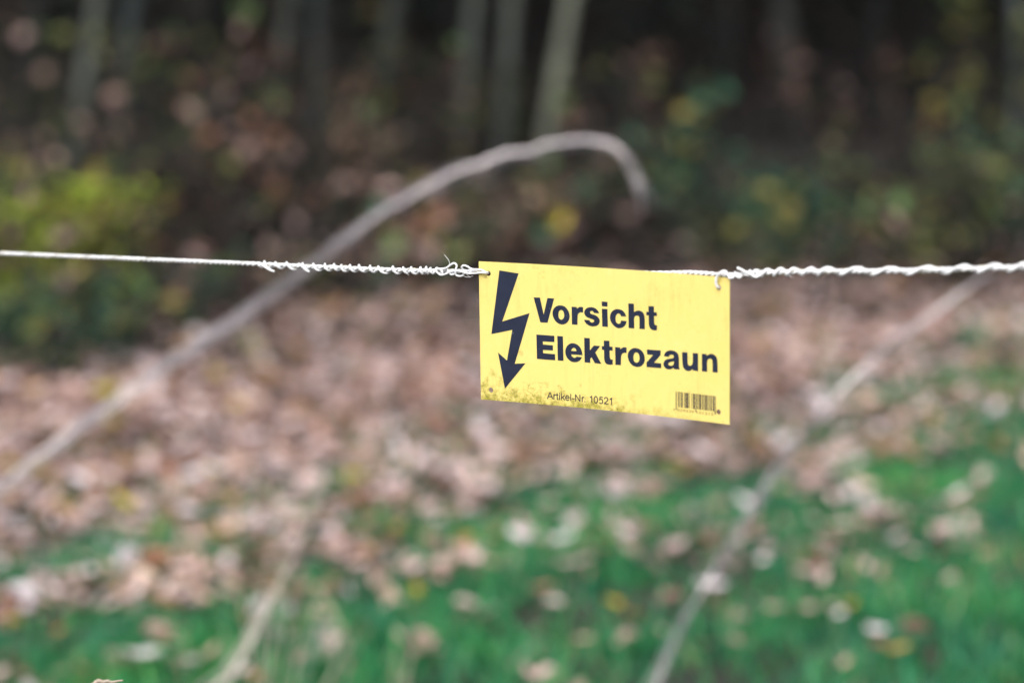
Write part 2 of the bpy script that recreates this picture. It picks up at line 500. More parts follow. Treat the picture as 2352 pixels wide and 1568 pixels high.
GLYPHS = {
    'V': [[[43.33,-23.73,1],[48.11,-23.62,1],[51.06,-35.46,1],[54.26,-23.64,1],[59.35,-23.62,1],[53.94,-40.98,1],[48.39,-41.04,1]]],
    'o1': [[[64.47,-28.19,0],[67.9,-28.89,0],[70.42,-31.34,0],[71.66,-34.88,0],[70.98,-38.09,0],[68.53,-40.63,0],[65.08,-41.46,0],[61.64,-40.38,0],[59.38,-37.91,0],[58.25,-34.57,0],[58.95,-31.35,0],[61.27,-29.06,0]],[[64.94,-31.22,0],[66.72,-32.02,0],[67.58,-34.68,0],[67.04,-36.98,0],[65.11,-38.35,0],[63.21,-37.22,0],[62.73,-34.75,0],[63.27,-32.23,0]]],
    'r1': [[[73.57,-28.66,1],[77.47,-28.6,1],[77.69,-30.03,1],[78.87,-28.89,0],[80.67,-28.26,0],[82.5,-28.44,1],[82.47,-31.93,1],[81.14,-31.84,0],[79.34,-32.47,0],[78.31,-33.78,0],[78.03,-35.6,1],[77.93,-40.92,1],[73.63,-40.91,1]]],
    's': [[[95.25,-31.66,1],[91.41,-31.69,1],[90.73,-30.72,0],[89.33,-30.32,0],[88.17,-31.11,0],[88.16,-32.13,0],[89.56,-32.82,0],[91.86,-33.23,0],[94.15,-34.32,0],[95.54,-36.02,0],[95.78,-37.58,0],[94.87,-39.44,0],[93.06,-40.69,0],[89.99,-41.24,0],[87.18,-40.75,0],[84.89,-39.44,0],[83.76,-37.94,0],[83.48,-37.23,1],[87.68,-37.18,1],[88.1,-38.21,0],[89.63,-38.78,0],[91.17,-38.12,0],[91.51,-37.19,0],[90.68,-36.35,0],[88.0,-35.74,0],[85.7,-34.99,0],[84.18,-33.62,0],[83.69,-31.85,0],[84.35,-30.01,0],[86.28,-28.54,0],[89.1,-27.97,0],[91.9,-28.29,0],[93.94,-29.61,0],[94.95,-30.9,0]]],
    'i_dot': [[[97.66,-23.46,1],[102.13,-23.4,1],[102.05,-26.47,1],[97.81,-26.52,1]]],
    'i': [[[97.79,-28.54,1],[102.04,-28.37,1],[102.24,-40.69,1],[97.94,-40.76,1]]],
    'c': [[[117.1,-32.43,1],[113.11,-32.58,1],[112.55,-31.46,0],[111.02,-30.63,0],[109.48,-31.45,0],[108.65,-33.29,0],[108.55,-35.31,0],[109.18,-37.28,0],[110.96,-38.16,0],[112.51,-37.49,0],[113.16,-35.7,1],[117.26,-35.86,1],[116.6,-38.09,0],[114.54,-40.03,0],[111.45,-41.04,0],[108.39,-40.25,0],[105.84,-38.19,0],[104.46,-35.6,0],[104.4,-32.69,0],[105.65,-30.14,0],[107.97,-28.42,0],[110.79,-27.9,0],[113.85,-28.47,0],[115.89,-30.11,0]]],
    'h': [[[119.06,-23.32,1],[123.31,-23.25,1],[123.45,-29.31,1],[125.12,-28.24,0],[127.42,-27.7,0],[129.98,-28.45,0],[131.5,-30.34,0],[131.95,-32.97,1],[132.01,-40.18,1],[127.86,-40.21,1],[127.9,-33.93,1],[127.53,-31.73,0],[125.74,-31.2,0],[123.94,-31.99,0],[123.42,-33.81,1],[123.45,-40.31,1],[119.14,-40.36,1]]],
    't1': [[[135.17,-24.04,1],[139.35,-23.9,1],[139.45,-27.99,1],[141.76,-27.93,1],[141.75,-30.2,1],[139.44,-30.42,1],[139.49,-35.07,1],[140.05,-36.57,0],[141.76,-36.93,1],[141.7,-40.1,1],[139.9,-40.35,0],[137.6,-39.98,0],[135.94,-38.44,0],[135.39,-36.04,1],[135.34,-30.39,1],[133.42,-30.31,1],[133.44,-28.16,1],[135.23,-28.07,1]]],
    'E': [[[45.16,-50.14,1],[59.28,-50.15,1],[59.23,-54.39,1],[49.99,-54.54,1],[50.09,-56.98,1],[58.07,-57.02,1],[57.98,-60.5,1],[50.04,-60.57,1],[50.18,-63.22,1],[59.71,-63.25,1],[59.73,-67.36,1],[45.36,-67.37,1]]],
    'l': [[[61.83,-50.12,1],[66.12,-50.11,1],[66.38,-67.34,1],[62.03,-67.36,1]]],
    'e': [[[81.72,-62.18,1],[72.63,-62.27,1],[73.25,-63.82,0],[75.16,-64.75,0],[76.44,-64.39,0],[77.22,-63.69,1],[81.26,-63.92,1],[80.01,-65.71,0],[77.95,-67.11,0],[75.38,-67.64,0],[72.32,-67.19,0],[69.78,-65.32,0],[68.28,-62.47,0],[68.26,-59.51,0],[69.62,-56.69,0],[71.94,-54.94,0],[74.25,-54.44,0],[77.06,-54.92,0],[79.6,-56.67,0],[81.11,-59.28,0]],[[72.53,-59.94,1],[73.18,-58.49,0],[74.86,-57.46,0],[76.51,-58.14,0],[77.13,-59.91,1]]],
    'k': [[[83.38,-49.95,1],[87.65,-49.95,1],[87.82,-58.45,1],[91.01,-54.9,1],[96.01,-54.8,1],[91.99,-59.61,1],[96.71,-67.16,1],[91.79,-67.09,1],[89.06,-63.11,1],[87.92,-64.1,1],[87.89,-67.16,1],[83.59,-67.15,1]]],
    't2': [[[99.16,-50.78,1],[103.39,-50.63,1],[103.53,-54.62,1],[105.92,-54.67,1],[105.9,-57.1,1],[103.59,-57.27,1],[103.63,-61.36,1],[104.23,-63.35,0],[106.02,-63.7,1],[105.94,-66.93,1],[103.38,-67.24,0],[100.81,-66.66,0],[99.6,-64.83,0],[99.31,-62.15,1],[99.31,-57.19,1],[97.56,-57.1,1],[97.53,-54.84,1],[99.17,-54.77,1]]],
    'r2': [[[108.22,-54.67,1],[112.07,-54.6,1],[112.32,-56.08,1],[113.48,-54.98,0],[115.28,-54.29,0],[117.2,-54.29,1],[117.18,-57.95,1],[115.51,-57.85,0],[113.71,-58.78,0],[112.87,-60.42,0],[112.66,-62.23,1],[112.57,-66.84,1],[108.31,-66.9,1]]],
    'o2': [[[124.52,-54.08,0],[128.11,-54.73,0],[130.66,-56.98,0],[131.79,-60.23,0],[131.39,-63.39,0],[129.06,-66.04,0],[125.59,-67.05,0],[122.13,-66.29,0],[119.57,-63.92,0],[118.32,-60.43,0],[118.98,-57.24,0],[121.43,-54.92,0]],[[124.88,-56.88,0],[126.93,-57.61,0],[127.81,-60.33,0],[127.28,-63.06,0],[125.35,-64.29,0],[123.3,-63.39,0],[122.68,-60.53,0],[123.34,-58.02,0]]],
    'z': [[[133.75,-54.38,1],[144.66,-54.15,1],[144.57,-57.16,1],[139.23,-63.06,1],[145.06,-63.12,1],[144.99,-66.23,1],[133.43,-66.45,1],[133.44,-63.44,1],[138.74,-57.65,1],[133.94,-57.6,1]]],
    'a': [[[147.41,-57.73,1],[151.18,-57.81,1],[151.83,-56.58,0],[153.37,-56.01,0],[154.91,-56.32,0],[155.42,-57.49,0],[154.77,-58.54,0],[153.1,-59.02,0],[150.02,-59.73,0],[147.96,-61.02,0],[147.05,-63.09,0],[147.69,-65.04,0],[149.48,-66.32,0],[151.79,-66.49,0],[153.59,-65.85,0],[154.93,-65.06,1],[155.9,-65.97,1],[159.96,-65.83,1],[159.45,-64.43,0],[159.41,-61.12,0],[159.32,-58.03,0],[158.76,-55.65,0],[156.97,-54.04,0],[154.15,-53.39,0],[150.81,-53.79,0],[148.5,-55.42,0]],[[155.15,-60.39,1],[155.53,-61.46,0],[154.88,-63.29,0],[152.83,-64.1,0],[151.03,-63.63,0],[150.91,-62.42,0],[152.32,-61.41,0],[154.12,-60.88,0]]],
    'u': [[[162.05,-53.78,1],[166.15,-53.68,1],[166.32,-60.28,1],[166.75,-62.01,0],[168.36,-62.7,0],[170.03,-61.82,0],[170.68,-59.89,1],[170.69,-53.61,1],[174.72,-53.59,1],[174.77,-65.56,1],[170.92,-65.48,1],[170.28,-64.44,1],[168.74,-65.68,0],[166.69,-66.16,0],[164.38,-65.53,0],[162.84,-63.69,0],[162.29,-60.42,1]]],
    'n': [[[178.0,-53.51,1],[181.45,-53.42,1],[181.71,-54.71,1],[183.37,-53.57,0],[185.68,-52.92,0],[188.24,-53.56,0],[189.78,-55.28,0],[190.34,-58.07,1],[190.49,-65.05,1],[186.57,-65.1,1],[186.57,-59.08,1],[186.14,-56.71,0],[184.4,-56.1,0],[182.6,-57.04,0],[181.96,-59.07,1],[181.95,-65.32,1],[177.98,-65.37,1]]],
    'arrow': [[[16.37,-5.83,1],[31.31,-7.31,1],[17.81,-42.42,1],[39.67,-35.17,1],[27.25,-72.35,1],[35.9,-71.33,1],[19.32,-90.56,1],[14.28,-65.04,1],[21.34,-70.44,1],[26.0,-47.69,1],[9.31,-51.74,1]]],
}

# ------------------------------------------------------------------ ground: one sheet to the horizon
xs = np.concatenate([[-200, -80, -40, -20, -12], np.arange(-8, 8.01, .16), [12, 20, 40, 80, 200]])
ys = np.concatenate([[-60, -20, -5], np.arange(-1, 26, .16), [28, 32, 40, 60, 100, 200]])
gx, gy = np.meshgrid(xs, ys)
gv = np.stack([gx, gy, terrain(gx, gy)], -1).reshape(-1, 3)
nx, ny = len(xs), len(ys)
ii = (np.arange(ny - 1)[:, None] * nx + np.arange(nx - 1)[None, :]).ravel()
gq = np.stack([ii, ii + 1, ii + nx + 1, ii + nx], 1)
ground = big_mesh('ground', gv, gq, M_GROUND)
tag(ground, 'bare dark woodland soil under grass and fallen leaves', 'ground', kind='structure')

# ------------------------------------------------------------------ leaf shapes
LT_V = np.array([[0, 0, 0], [.30, .23, .05], [.30, 0, -.02], [.30, -.23, .05], [.68, .22, .07], [.68, 0, .0], [.68, -.22, .07], [1, 0, .08]], float)
LT_V[:, 0] -= .5
LT_Q = np.array([[2, 1, 4, 5], [2, 5, 6, 3]])
LT_T = np.array([[0, 1, 2], [0, 2, 3], [5, 4, 7], [5, 7, 6]])


def rand_rot(n, flat, seed=None):
    """rotation matrices: random yaw, tilt up to `flat` radians about a random level axis."""
    yaw = rng.uniform(0, 2 * np.pi, n)
    tl = np.abs(rng.normal(0, flat, n))
    ax = rng.uniform(0, 2 * np.pi, n)
    cy, sy = np.cos(yaw), np.sin(yaw)
    Z = np.zeros(n)
    O = np.ones(n)
    Rz = np.stack([cy, -sy, Z, sy, cy, Z, Z, Z, O], 1).reshape(n, 3, 3)
    kx, ky = np.cos(ax), np.sin(ax)
    c, s = np.cos(tl), np.sin(tl)
    v = 1 - c
    Rt = np.stack([c + kx * kx * v, kx * ky * v, ky * s, kx * ky * v, c + ky * ky * v, -kx * s, -ky * s, kx * s, c], 1).reshape(n, 3, 3)
    return Rt @ Rz


def leaf_mesh_arrays(pos, size, flat, curl=1.0, aspect=None):
    n = len(pos)
    R = rand_rot(n, flat)
    V = np.repeat(LT_V[None], n, 0).copy()
    cz = rng.uniform(-1.2, 2.6, n) * curl
    V[:, :, 2] = V[:, :, 2] * cz[:, None] + (V[:, :, 0] ** 2) * (rng.uniform(-.5, .9, n) * curl)[:, None]
    if aspect is not None:
        V[:, :, 1] *= aspect[:, None]
    V = V * size[:, None, None]
    V = np.einsum('nij,nkj->nki', R, V) + pos[:, None, :]
    off = (np.arange(n) * len(LT_V))[:, None, None]
    Q = (LT_Q[None] + off).reshape(-1, 4)
    T = (LT_T[None] + off).reshape(-1, 3)
    return V.reshape(-1, 3), Q, T


def oak_shape(lobes, seed):
    r = np.random.default_rng(seed)
    k = 9
    up, lo = [], []
    for i in range(1, k):
        f = i / k
        ww = .30 * math.sin(math.pi * f ** .85) ** .8 * (1 + lobes * math.cos(i * math.pi)) * r.uniform(.88, 1.12)
        up.append((f - .5, ww))
        lo.append((f - .5, -ww * r.uniform(.9, 1.1)))
    curl, roll, fold = r.uniform(-.4, .8), r.uniform(-.6, .6), r.uniform(.1, .7)
    zf = lambda x, y: curl * x * x + roll * x * y + fold * abs(y) + r.uniform(-.015, .015)
    V = [(-.5, 0, zf(-.5, 0))] + [(p[0], 0, zf(p[0], 0)) for p in up] + [(.5, 0, zf(.5, 0))]
    m = len(V)
    V += [(p[0], p[1], zf(*p)) for p in up] + [(p[0], p[1], zf(*p)) for p in lo]
    Fc = []
    for side in (0, 1):
        s0 = m + side * (k - 1)
        Fc.append((0, 1, s0))
        for i in range(k - 2):
            Fc.append((1 + i, 2 + i, s0 + i + 1, s0 + i))
        Fc.append((k - 1, k, s0 + k - 2))
    # stalk
    b0 = len(V)
    V += [(-.5, .008, 0), (-.5, -.008, 0), (-.72, 0, .05)]
    Fc.append((b0, b0 + 1, b0 + 2))
    return V, Fc


SHAPES = [oak_shape(l, s) for s, l in enumerate((0, .14, .05, .18, 0, .1))]
LEAF_MESH = {}


def leaf_mesh(shape, colour):
    k = (shape, colour)
    if k not in LEAF_MESH:
        V, Fc = SHAPES[shape]
        me = bpy.data.meshes.new('fallen_leaf')
        me.from_pydata(V, [], Fc)
        me.materials.append(M_LEAF[colour])
        me.polygons.foreach_set('use_smooth', [True] * len(me.polygons))
        LEAF_MESH[k] = me
    return LEAF_MESH[k]


# ------------------------------------------------------------------ trees
def crown_mesh(name, n, radius, seed):
    r = np.random.default_rng(seed)
    blobs = r.normal(0, .45, (9, 3)) * np.array([radius, radius, radius * .6])
    w = blobs[r.integers(0, 9, n)]
    p = w + r.normal(0, .36, (n, 3)) * radius * np.array([1, 1, .75])
    v, q, t = leaf_mesh_arrays(p, r.uniform(.16, .30, n), 1.0)
    o = big_mesh(name, v, q, M_CROWN, None, True, t)
    me = o.data
    bpy.data.objects.remove(o)
    return me


CROWNS = [crown_mesh('crown', 2600, 2.3, s) for s in (1, 2, 3)]


def tree(px_top, px_base, py_base, dist, dia, matk, label, height=8.0, group='saplings and trunks at the edge of the wood'):
    base = at_depth(px_base, py_base, dist)
    top = at_depth(px_top, 0, dist)
    base.z = float(terrain(base.x, base.y))
    t = empty('woodland_tree', base)
    k = (top - base)
    lean = k / max(k.z, .3)
    pts, rad = [], []
    sway = random.uniform(-.04, .04)
    for i in range(13):
        f = i / 12
        z = -0.1 + f * height
        lz = min(z, 1.4) + max(z - 1.4, 0) * .25
        pts.append(Vector((lean.x * lz + sway * math.sin(f * 7 + base.x), lean.y * lz * .2 + .05 * math.sin(f * 5), z)))
        rad.append(dia / 2 * ((1.18 if i == 0 else 1.0) - .72 * f))
    B = Batch()
    B.tube(pts, rad, 10)
    for _ in range(6):
        i = random.randint(6, 11)
        a = random.uniform(0, 6.28)
        p0 = pts[i]
        L = random.uniform(.8, 1.8)
        d = Vector((math.cos(a), math.sin(a), .7))
        B.tube([p0, p0 + d * L * .5, p0 + d * L + Vector((0, 0, .25 * L))], [rad[i] * .55, rad[i] * .4, .008], 6)
    tr = B.build('trunk', M_BARK[matk], t)
    cr = bpy.data.objects.new('crown', random.choice(CROWNS))
    cr.parent = t
    cr.location = pts[-1] + Vector((0, 0, -1.2))
    cr.rotation_euler = (0, 0, random.uniform(0, 6.28))
    C.objects.link(cr)
    tag(t, label, 'tree', group)
    return t


TREES = [
    (1312, 1246, 305, 13.6, .085, 'pale', 'palest slim trunk at top centre, leaning to the right, above the arched cane'),
    (1172, 1150, 300, 14.4, .085, 'grey', 'grey upright trunk just left of the palest centre trunk'),
    (1088, 1062, 330, 15.0, .10, 'grey', 'broad faint grey trunk, leftmost of the three at top centre'),
    (226, 168, 330, 13.8, .085, 'grey', 'slim grey leaning trunk at upper left behind the yellow-green bush'),
    (300, 268, 400, 14.0, .10, 'slate', 'dark slate-coloured trunk right of the slim grey trunk at upper left'),
    (80, 70, 250, 16.0, .10, 'dark', 'dark trunk nearest the upper left corner'),
    (668, 632, 230, 15.5, .08, 'grey', 'thin grey leaning trunk at upper left of centre'),
    (722, 714, 250, 15.0, .07, 'slate', 'thin slate trunk close beside the leaning one left of centre'),
    (905, 880, 250, 17.0, .11, 'grey', 'faint trunk deep in the wood between the left pair and centre group'),
    (1660, 1662, 200, 18.0, .14, 'dark', 'thick dark trunk deep in the wood right of centre'),
    (1800, 1830, 420, 15.0, .16, 'dark', 'nearly black trunk behind the dark green bush on the right'),
    (2010, 2005, 260, 18.0, .12, 'dark', 'dark trunk in the gloom at upper right'),
    (2336, 2338, 560, 11.5, .05, 'slate', 'grey trunk at the right edge of the wood'),
    (470, 462, 200, 19.0, .12, 'dark', 'dark trunk far back at upper left between paler trunks'),
]
for a in TREES:
    tree(*a)

# trees deeper in the wood: one dark mass that closes the view
wv, wq = [], []
B = Batch()
for i in range(150):
    y = random.uniform(19, 44)
    x = random.uniform(-.42, .42) * y
    z0 = float(terrain(x, y))
    r = random.uniform(.04, .15)
    l = random.uniform(-.12, .12)
    B.tube([(x, y, z0 - .1), (x + l, y, z0 + 2.2), (x + l * 2.5, y, z0 + 7)], [r * 1.2, r, r * .5], 6)
trunks = B.build('distant_trunks', M_BARK['dark'])
tag(trunks, 'dark thin trunks of the deep wood behind everything', 'wood', kind='stuff')
n = 26000
y = rng.uniform(19, 42, n)
x = rng.uniform(-.45, .45, n) * y
z = terrain(x, y) + np.abs(rng.normal(0, .95, n)) * (0.75 + .35 * np.sin(x * 1.3) * np.sin(y * .9))
v, q, t = leaf_mesh_arrays(np.stack([x, y, z], 1), rng.uniform(.10, .2, n), .9)
tag(big_mesh('distant_undergrowth', v, q, M_BUSH['far'], None, True, t), 'dark brown and green undergrowth deep in the wood', 'undergrowth', kind='stuff')
n = 16000  # leaf layer above the view, added to darken the wood
y = rng.uniform(9.8, 44, n)
x = rng.uniform(-.7, .7, n) * y
z = terrain(x, y) + rng.uniform(4.2, 9.5, n)
v, q, t = leaf_mesh_arrays(np.stack([x, y, z], 1), rng.uniform(.35, .6, n), .7)
tag(big_mesh('shading_canopy', v, q, M_CROWN, None, True, t), 'unseen leaf canopy added above the wood to shade it', 'canopy', kind='stuff')


# ------------------------------------------------------------------ bushes and undergrowth plants
BIG = dict(olive=['olive', 'green', 'tan', 'olive', 'mauve'], lime=['lime', 'olive', 'lime', 'ochre', 'mauve'], teal=['teal', 'teal', 'green', 'ochre', 'olive'],
           brown=['mauve', 'rust', 'brown', 'tan', 'olive', 'green', 'rust'], yellow=['ochre', 'olive', 'olive', 'green'], mix=['mauve', 'pale', 'green', 'rust', 'mauve', 'teal'])


def bush(px, dist, width, height, palk, n, leaf, label, name='bush', base_py=None, category='bush', lift=0.0, group=None):
    base = at_depth(px, 700, dist)
    base.z = float(terrain(base.x, base.y))
    t = empty(name, base)
    B = Batch()
    P = []
    ns = max(6, int(n / 60))
    per = n // ns
    for s in range(ns):
        a = random.uniform(0, 6.28)
        rr = width / 2 * math.sqrt(random.random())
        hh = height * random.uniform(.45, 1.0)
        st = Vector((math.cos(a) * rr * .3, math.sin(a) * rr * .3, -.03))
        en = Vector((math.cos(a) * rr, math.sin(a) * rr * .7, hh))
        md = (st + en) / 2 + Vector((random.uniform(-.08, .08), random.uniform(-.08, .08), .12 * hh))
        pts = spline([st, md, en, en + Vector((math.cos(a) * .08, math.sin(a) * .05, -.04 * hh))], 3)
        B.tube(pts, [.006 - .004 * i / (len(pts) - 1) for i in range(len(pts))], 4)
        for _ in range(per):
            f = random.uniform(max(.12, lift), 1.0)
            q = pts[min(int(f * (len(pts) - 1)), len(pts) - 1)]
            P.append(q + Vector((random.gauss(0, .055), random.gauss(0, .055), random.gauss(0, .045))))
    B.build('stems', M_TWIG, t)
    P = np.array([tuple(p) for p in P])
    P[:, 2] = np.maximum(P[:, 2], .015)
    v, q, tt = leaf_mesh_arrays(P, np.array([random.uniform(.6, 1.25) * leaf for _ in range(len(P))]), .8)
    big_mesh('foliage', v, q, M_BUSH[palk], t, True, tt)
    for _ in range(int(width * height * 34 * (1.6 if palk == 'lime' else 1)) + 4):          # a few large leaves in brighter colours
        q = P[random.randrange(len(P))]
        lf = bpy.data.objects.new('leaf', leaf_mesh(random.randrange(6), random.choice(BIG[palk])))
        lf.parent = t
        lf.location = (q[0], q[1] - .05, q[2] + .02)
        lf.rotation_euler = (random.gauss(.6, .5), random.gauss(0, .5), random.uniform(0, 6.28))
        k_ = random.uniform(.065, .11)
        lf.scale = (k_, k_, k_)
        C.objects.link(lf)
    tag(t, label, category, group or 'bushes along the edge of the wood')
    return t


BUSHES = [
    (40, 8.2, .62, .52, 'lime', 820, .052, 'bright yellow-green bush at the left edge above the twine'),
    (240, 8.5, .42, .46, 'lime', 360, .048, 'smaller yellow-green bush right of the bright one at the left edge'),
    (160, 8.9, .45, .66, 'yellow', 150, .05, 'sparse ochre spray rising behind the yellow-green bushes at left'),
    (40, 7.2, .55, .30, 'teal', 420, .05, 'low dark green bush at the left edge below the twine'),
    (230, 7.6, .5, .24, 'olive', 260, .05, 'low olive plant beside the dark green bush at left'),
    (455, 8.0, .18, .24, 'teal', 60, .05, 'small green sprig in front of the long cane left of centre'),
    (480, 10.4, .9, .70, 'brown', 520, .055, 'brown bramble thicket left of centre, under the thin trunks'),
    (330, 11.5, .9, .95, 'olive', 420, .055, 'tall dark olive bush behind the bramble at left'),
    (700, 10.9, .9, .62, 'mix', 520, .058, 'bramble with pinkish and green leaves below the thin leaning trunk'),
    (880, 11.6, .9, .80, 'brown', 480, .055, 'tall brown thicket above the long cane left of centre'),
    (620, 13.0, 1.2, 1.15, 'brown', 560, .06, 'high dark brown thicket between the left trunks'),
    (120, 12.6, 1.2, 1.15, 'olive', 560, .06, 'high dark olive thicket behind the slim grey trunk at upper left'),
    (960, 9.6, .7, .30, 'mix', 300, .055, 'low mixed bramble under the arch of the cane'),
    (1150, 10.2, .8, .34, 'mix', 380, .058, 'low pinkish bramble under the cane tip, left of the yellow leaf'),
    (1370, 10.6, .8, .40, 'brown', 380, .055, 'dark brown bramble right below the tip of the arched cane'),
    (1690, 10.0, .75, .50, 'teal', 520, .055, 'dark blue-green bush right of the arched cane, centre right'),
    (1820, 9.7, .6, .34, 'teal', 320, .05, 'lower blue-green plant in front of the centre-right bush'),
    (1640, 9.2, .35, .30, 'yellow', 90, .05, 'yellow-leaved sprig in front of the blue-green bush'),
    (2140, 9.8, .8, .54, 'olive', 560, .055, 'olive bush with pale leaves near the right edge'),
    (2110, 9.3, .35, .42, 'yellow', 110, .05, 'yellowing spray in front of the olive bush at right'),
    (2300, 10.4, .6, .62, 'teal', 280, .05, 'green bush at the right edge behind the twine'),
    (560, 8.9, .7, .20, 'brown', 300, .05, 'low dark bramble just under the twine at left of centre'),
    (790, 8.8, .7, .20, 'mix', 280, .05, 'low dark bramble crossed by the long cane under the twine'),
    (980, 9.0, .7, .18, 'brown', 280, .05, 'low dark plants just left of the sign'),
    (380, 8.3, .6, .24, 'brown', 280, .05, 'low dark bramble right of the low olive plant at left'),
    (1900, 10.8, .9, .26, 'brown', 300, .05, 'low dark plants behind the twine right of the sign'),
    (1560, 11.4, 1.0, .60, 'teal', 420, .06, 'dim blue-green thicket behind the centre-right bush'),
    (2240, 11.6, .9, 1.12, 'yellow', 420, .055, 'tall bush with yellow leaves at the upper right corner'),
    (1930, 12.5, 1.1, .75, 'brown', 420, .055, 'dim brown thicket in the gloom at upper right'),
    (1480, 13.0, 1.1, .75, 'brown', 420, .055, 'dim brown thicket behind the arched cane tip'),
    (1240, 14.6, 1.0, .55, 'olive', 320, .055, 'dim olive undergrowth at the feet of the centre trunks'),
    (1010, 14.2, 1.0, .70, 'olive', 360, .055, 'dim olive undergrowth left of the centre trunks'),
]
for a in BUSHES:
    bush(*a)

# ------------------------------------------------------------------ grass
def vnoise(x, y, s, seed):
    """smooth value noise"""
    r = np.random.default_rng(seed)
    tab = r.random((64, 64))
    X, Y = x * s + 31.7, y * s + 17.3
    xi, yi = np.floor(X).astype(int), np.floor(Y).astype(int)
    fx, fy = X - xi, Y - yi
    fx, fy = fx * fx * (3 - 2 * fx), fy * fy * (3 - 2 * fy)
    g = lambda a, b: tab[a % 64, b % 64]
    return (g(xi, yi) * (1 - fx) + g(xi + 1, yi) * fx) * (1 - fy) + (g(xi, yi + 1) * (1 - fx) + g(xi + 1, yi + 1) * fx) * fy


def grass_cover(x, y):
    edge = 5.26 + .92 * x + 0.22 * x * np.abs(x)
    nz = (vnoise(x, y, 1.6, 5) - .5) * .7 + (vnoise(x, y, 4.5, 6) - .5) * 1.9 + (vnoise(x, y, 9, 16) - .5) * 1.5
    return 1 / (1 + np.exp(-(edge - y + nz) / .42))


def scatter(n, x0, x1, y0, y1):
    return rng.uniform(x0, x1, n), rng.uniform(y0, y1, n)


def in_view(x, y, m=.25):
    return (np.abs(x) < .213 * y + m) & (y > 3.4)


x, y = scatter(330000, -2.4, 3.2, 2.4, 9.0)
keep = rng.random(len(x)) < grass_cover(x, y) * np.where(in_view(x, y), 1.0, .3) * np.clip(.15 + 2.2 * (vnoise(x, y, 6, 9) - .22), .12, 1)
x, y = x[keep], y[keep]
n = len(x)
h = (.024 + .036 * rng.random(n)) * np.clip(1.5 - (y - 3.6) * .5, .8, 1.3) * (.55 + 1.5 * vnoise(x, y, 3.2, 8) * vnoise(x, y, 8, 12) ** .5)
h *= np.where(rng.random(n) < .05, 2.1, 1.0)
w = rng.uniform(.0018, .0040, n)
a = rng.uniform(0, 2 * np.pi, n)
bend = rng.uniform(.15, 1.0, n) * h
ba = rng.uniform(0, 2 * np.pi, n)
z = terrain(x, y) - .004
lv = []
for f, ww in ((0, 1.0), (.4, .95), (.75, .6), (1.0, .08)):
    cx = x + np.cos(ba) * bend * f * f
    cy = y + np.sin(ba) * bend * f * f
    cz = z + h * (f - .25 * f * f * bend / h)
    for s in (-1, 1):
        lv.append(np.stack([cx + s * np.cos(a) * w * ww, cy + s * np.sin(a) * w * ww, cz], 1))
GV = np.stack(lv, 1).reshape(-1, 3)
off = (np.arange(n) * 8)[:, None]
GQ = np.concatenate([off + np.array([[0, 1, 3, 2]]), off + np.array([[2, 3, 5, 4]]), off + np.array([[4, 5, 7, 6]])])
tag(big_mesh('grass', GV, GQ, M_GRASS, None, True), 'green meadow grass along the front of the leaf carpet', 'grass', kind='stuff')
print('grass blades', n)

# ------------------------------------------------------------------ fallen leaves
def fallen_leaf(p, size, colour, label, group=None, tilt=.35, lift=.012, yaw=None):
    o = bpy.data.objects.new('fallen_leaf', leaf_mesh(random.randrange(6), colour))
    C.objects.link(o)
    o.location = (p[0], p[1], p[2] + lift)
    o.scale = (size, size, size)
    o.rotation_euler = (random.gauss(0, tilt), random.gauss(0, tilt), random.uniform(0, 6.28) if yaw is None else yaw)
    tag(o, label, 'leaf', group)
    return o


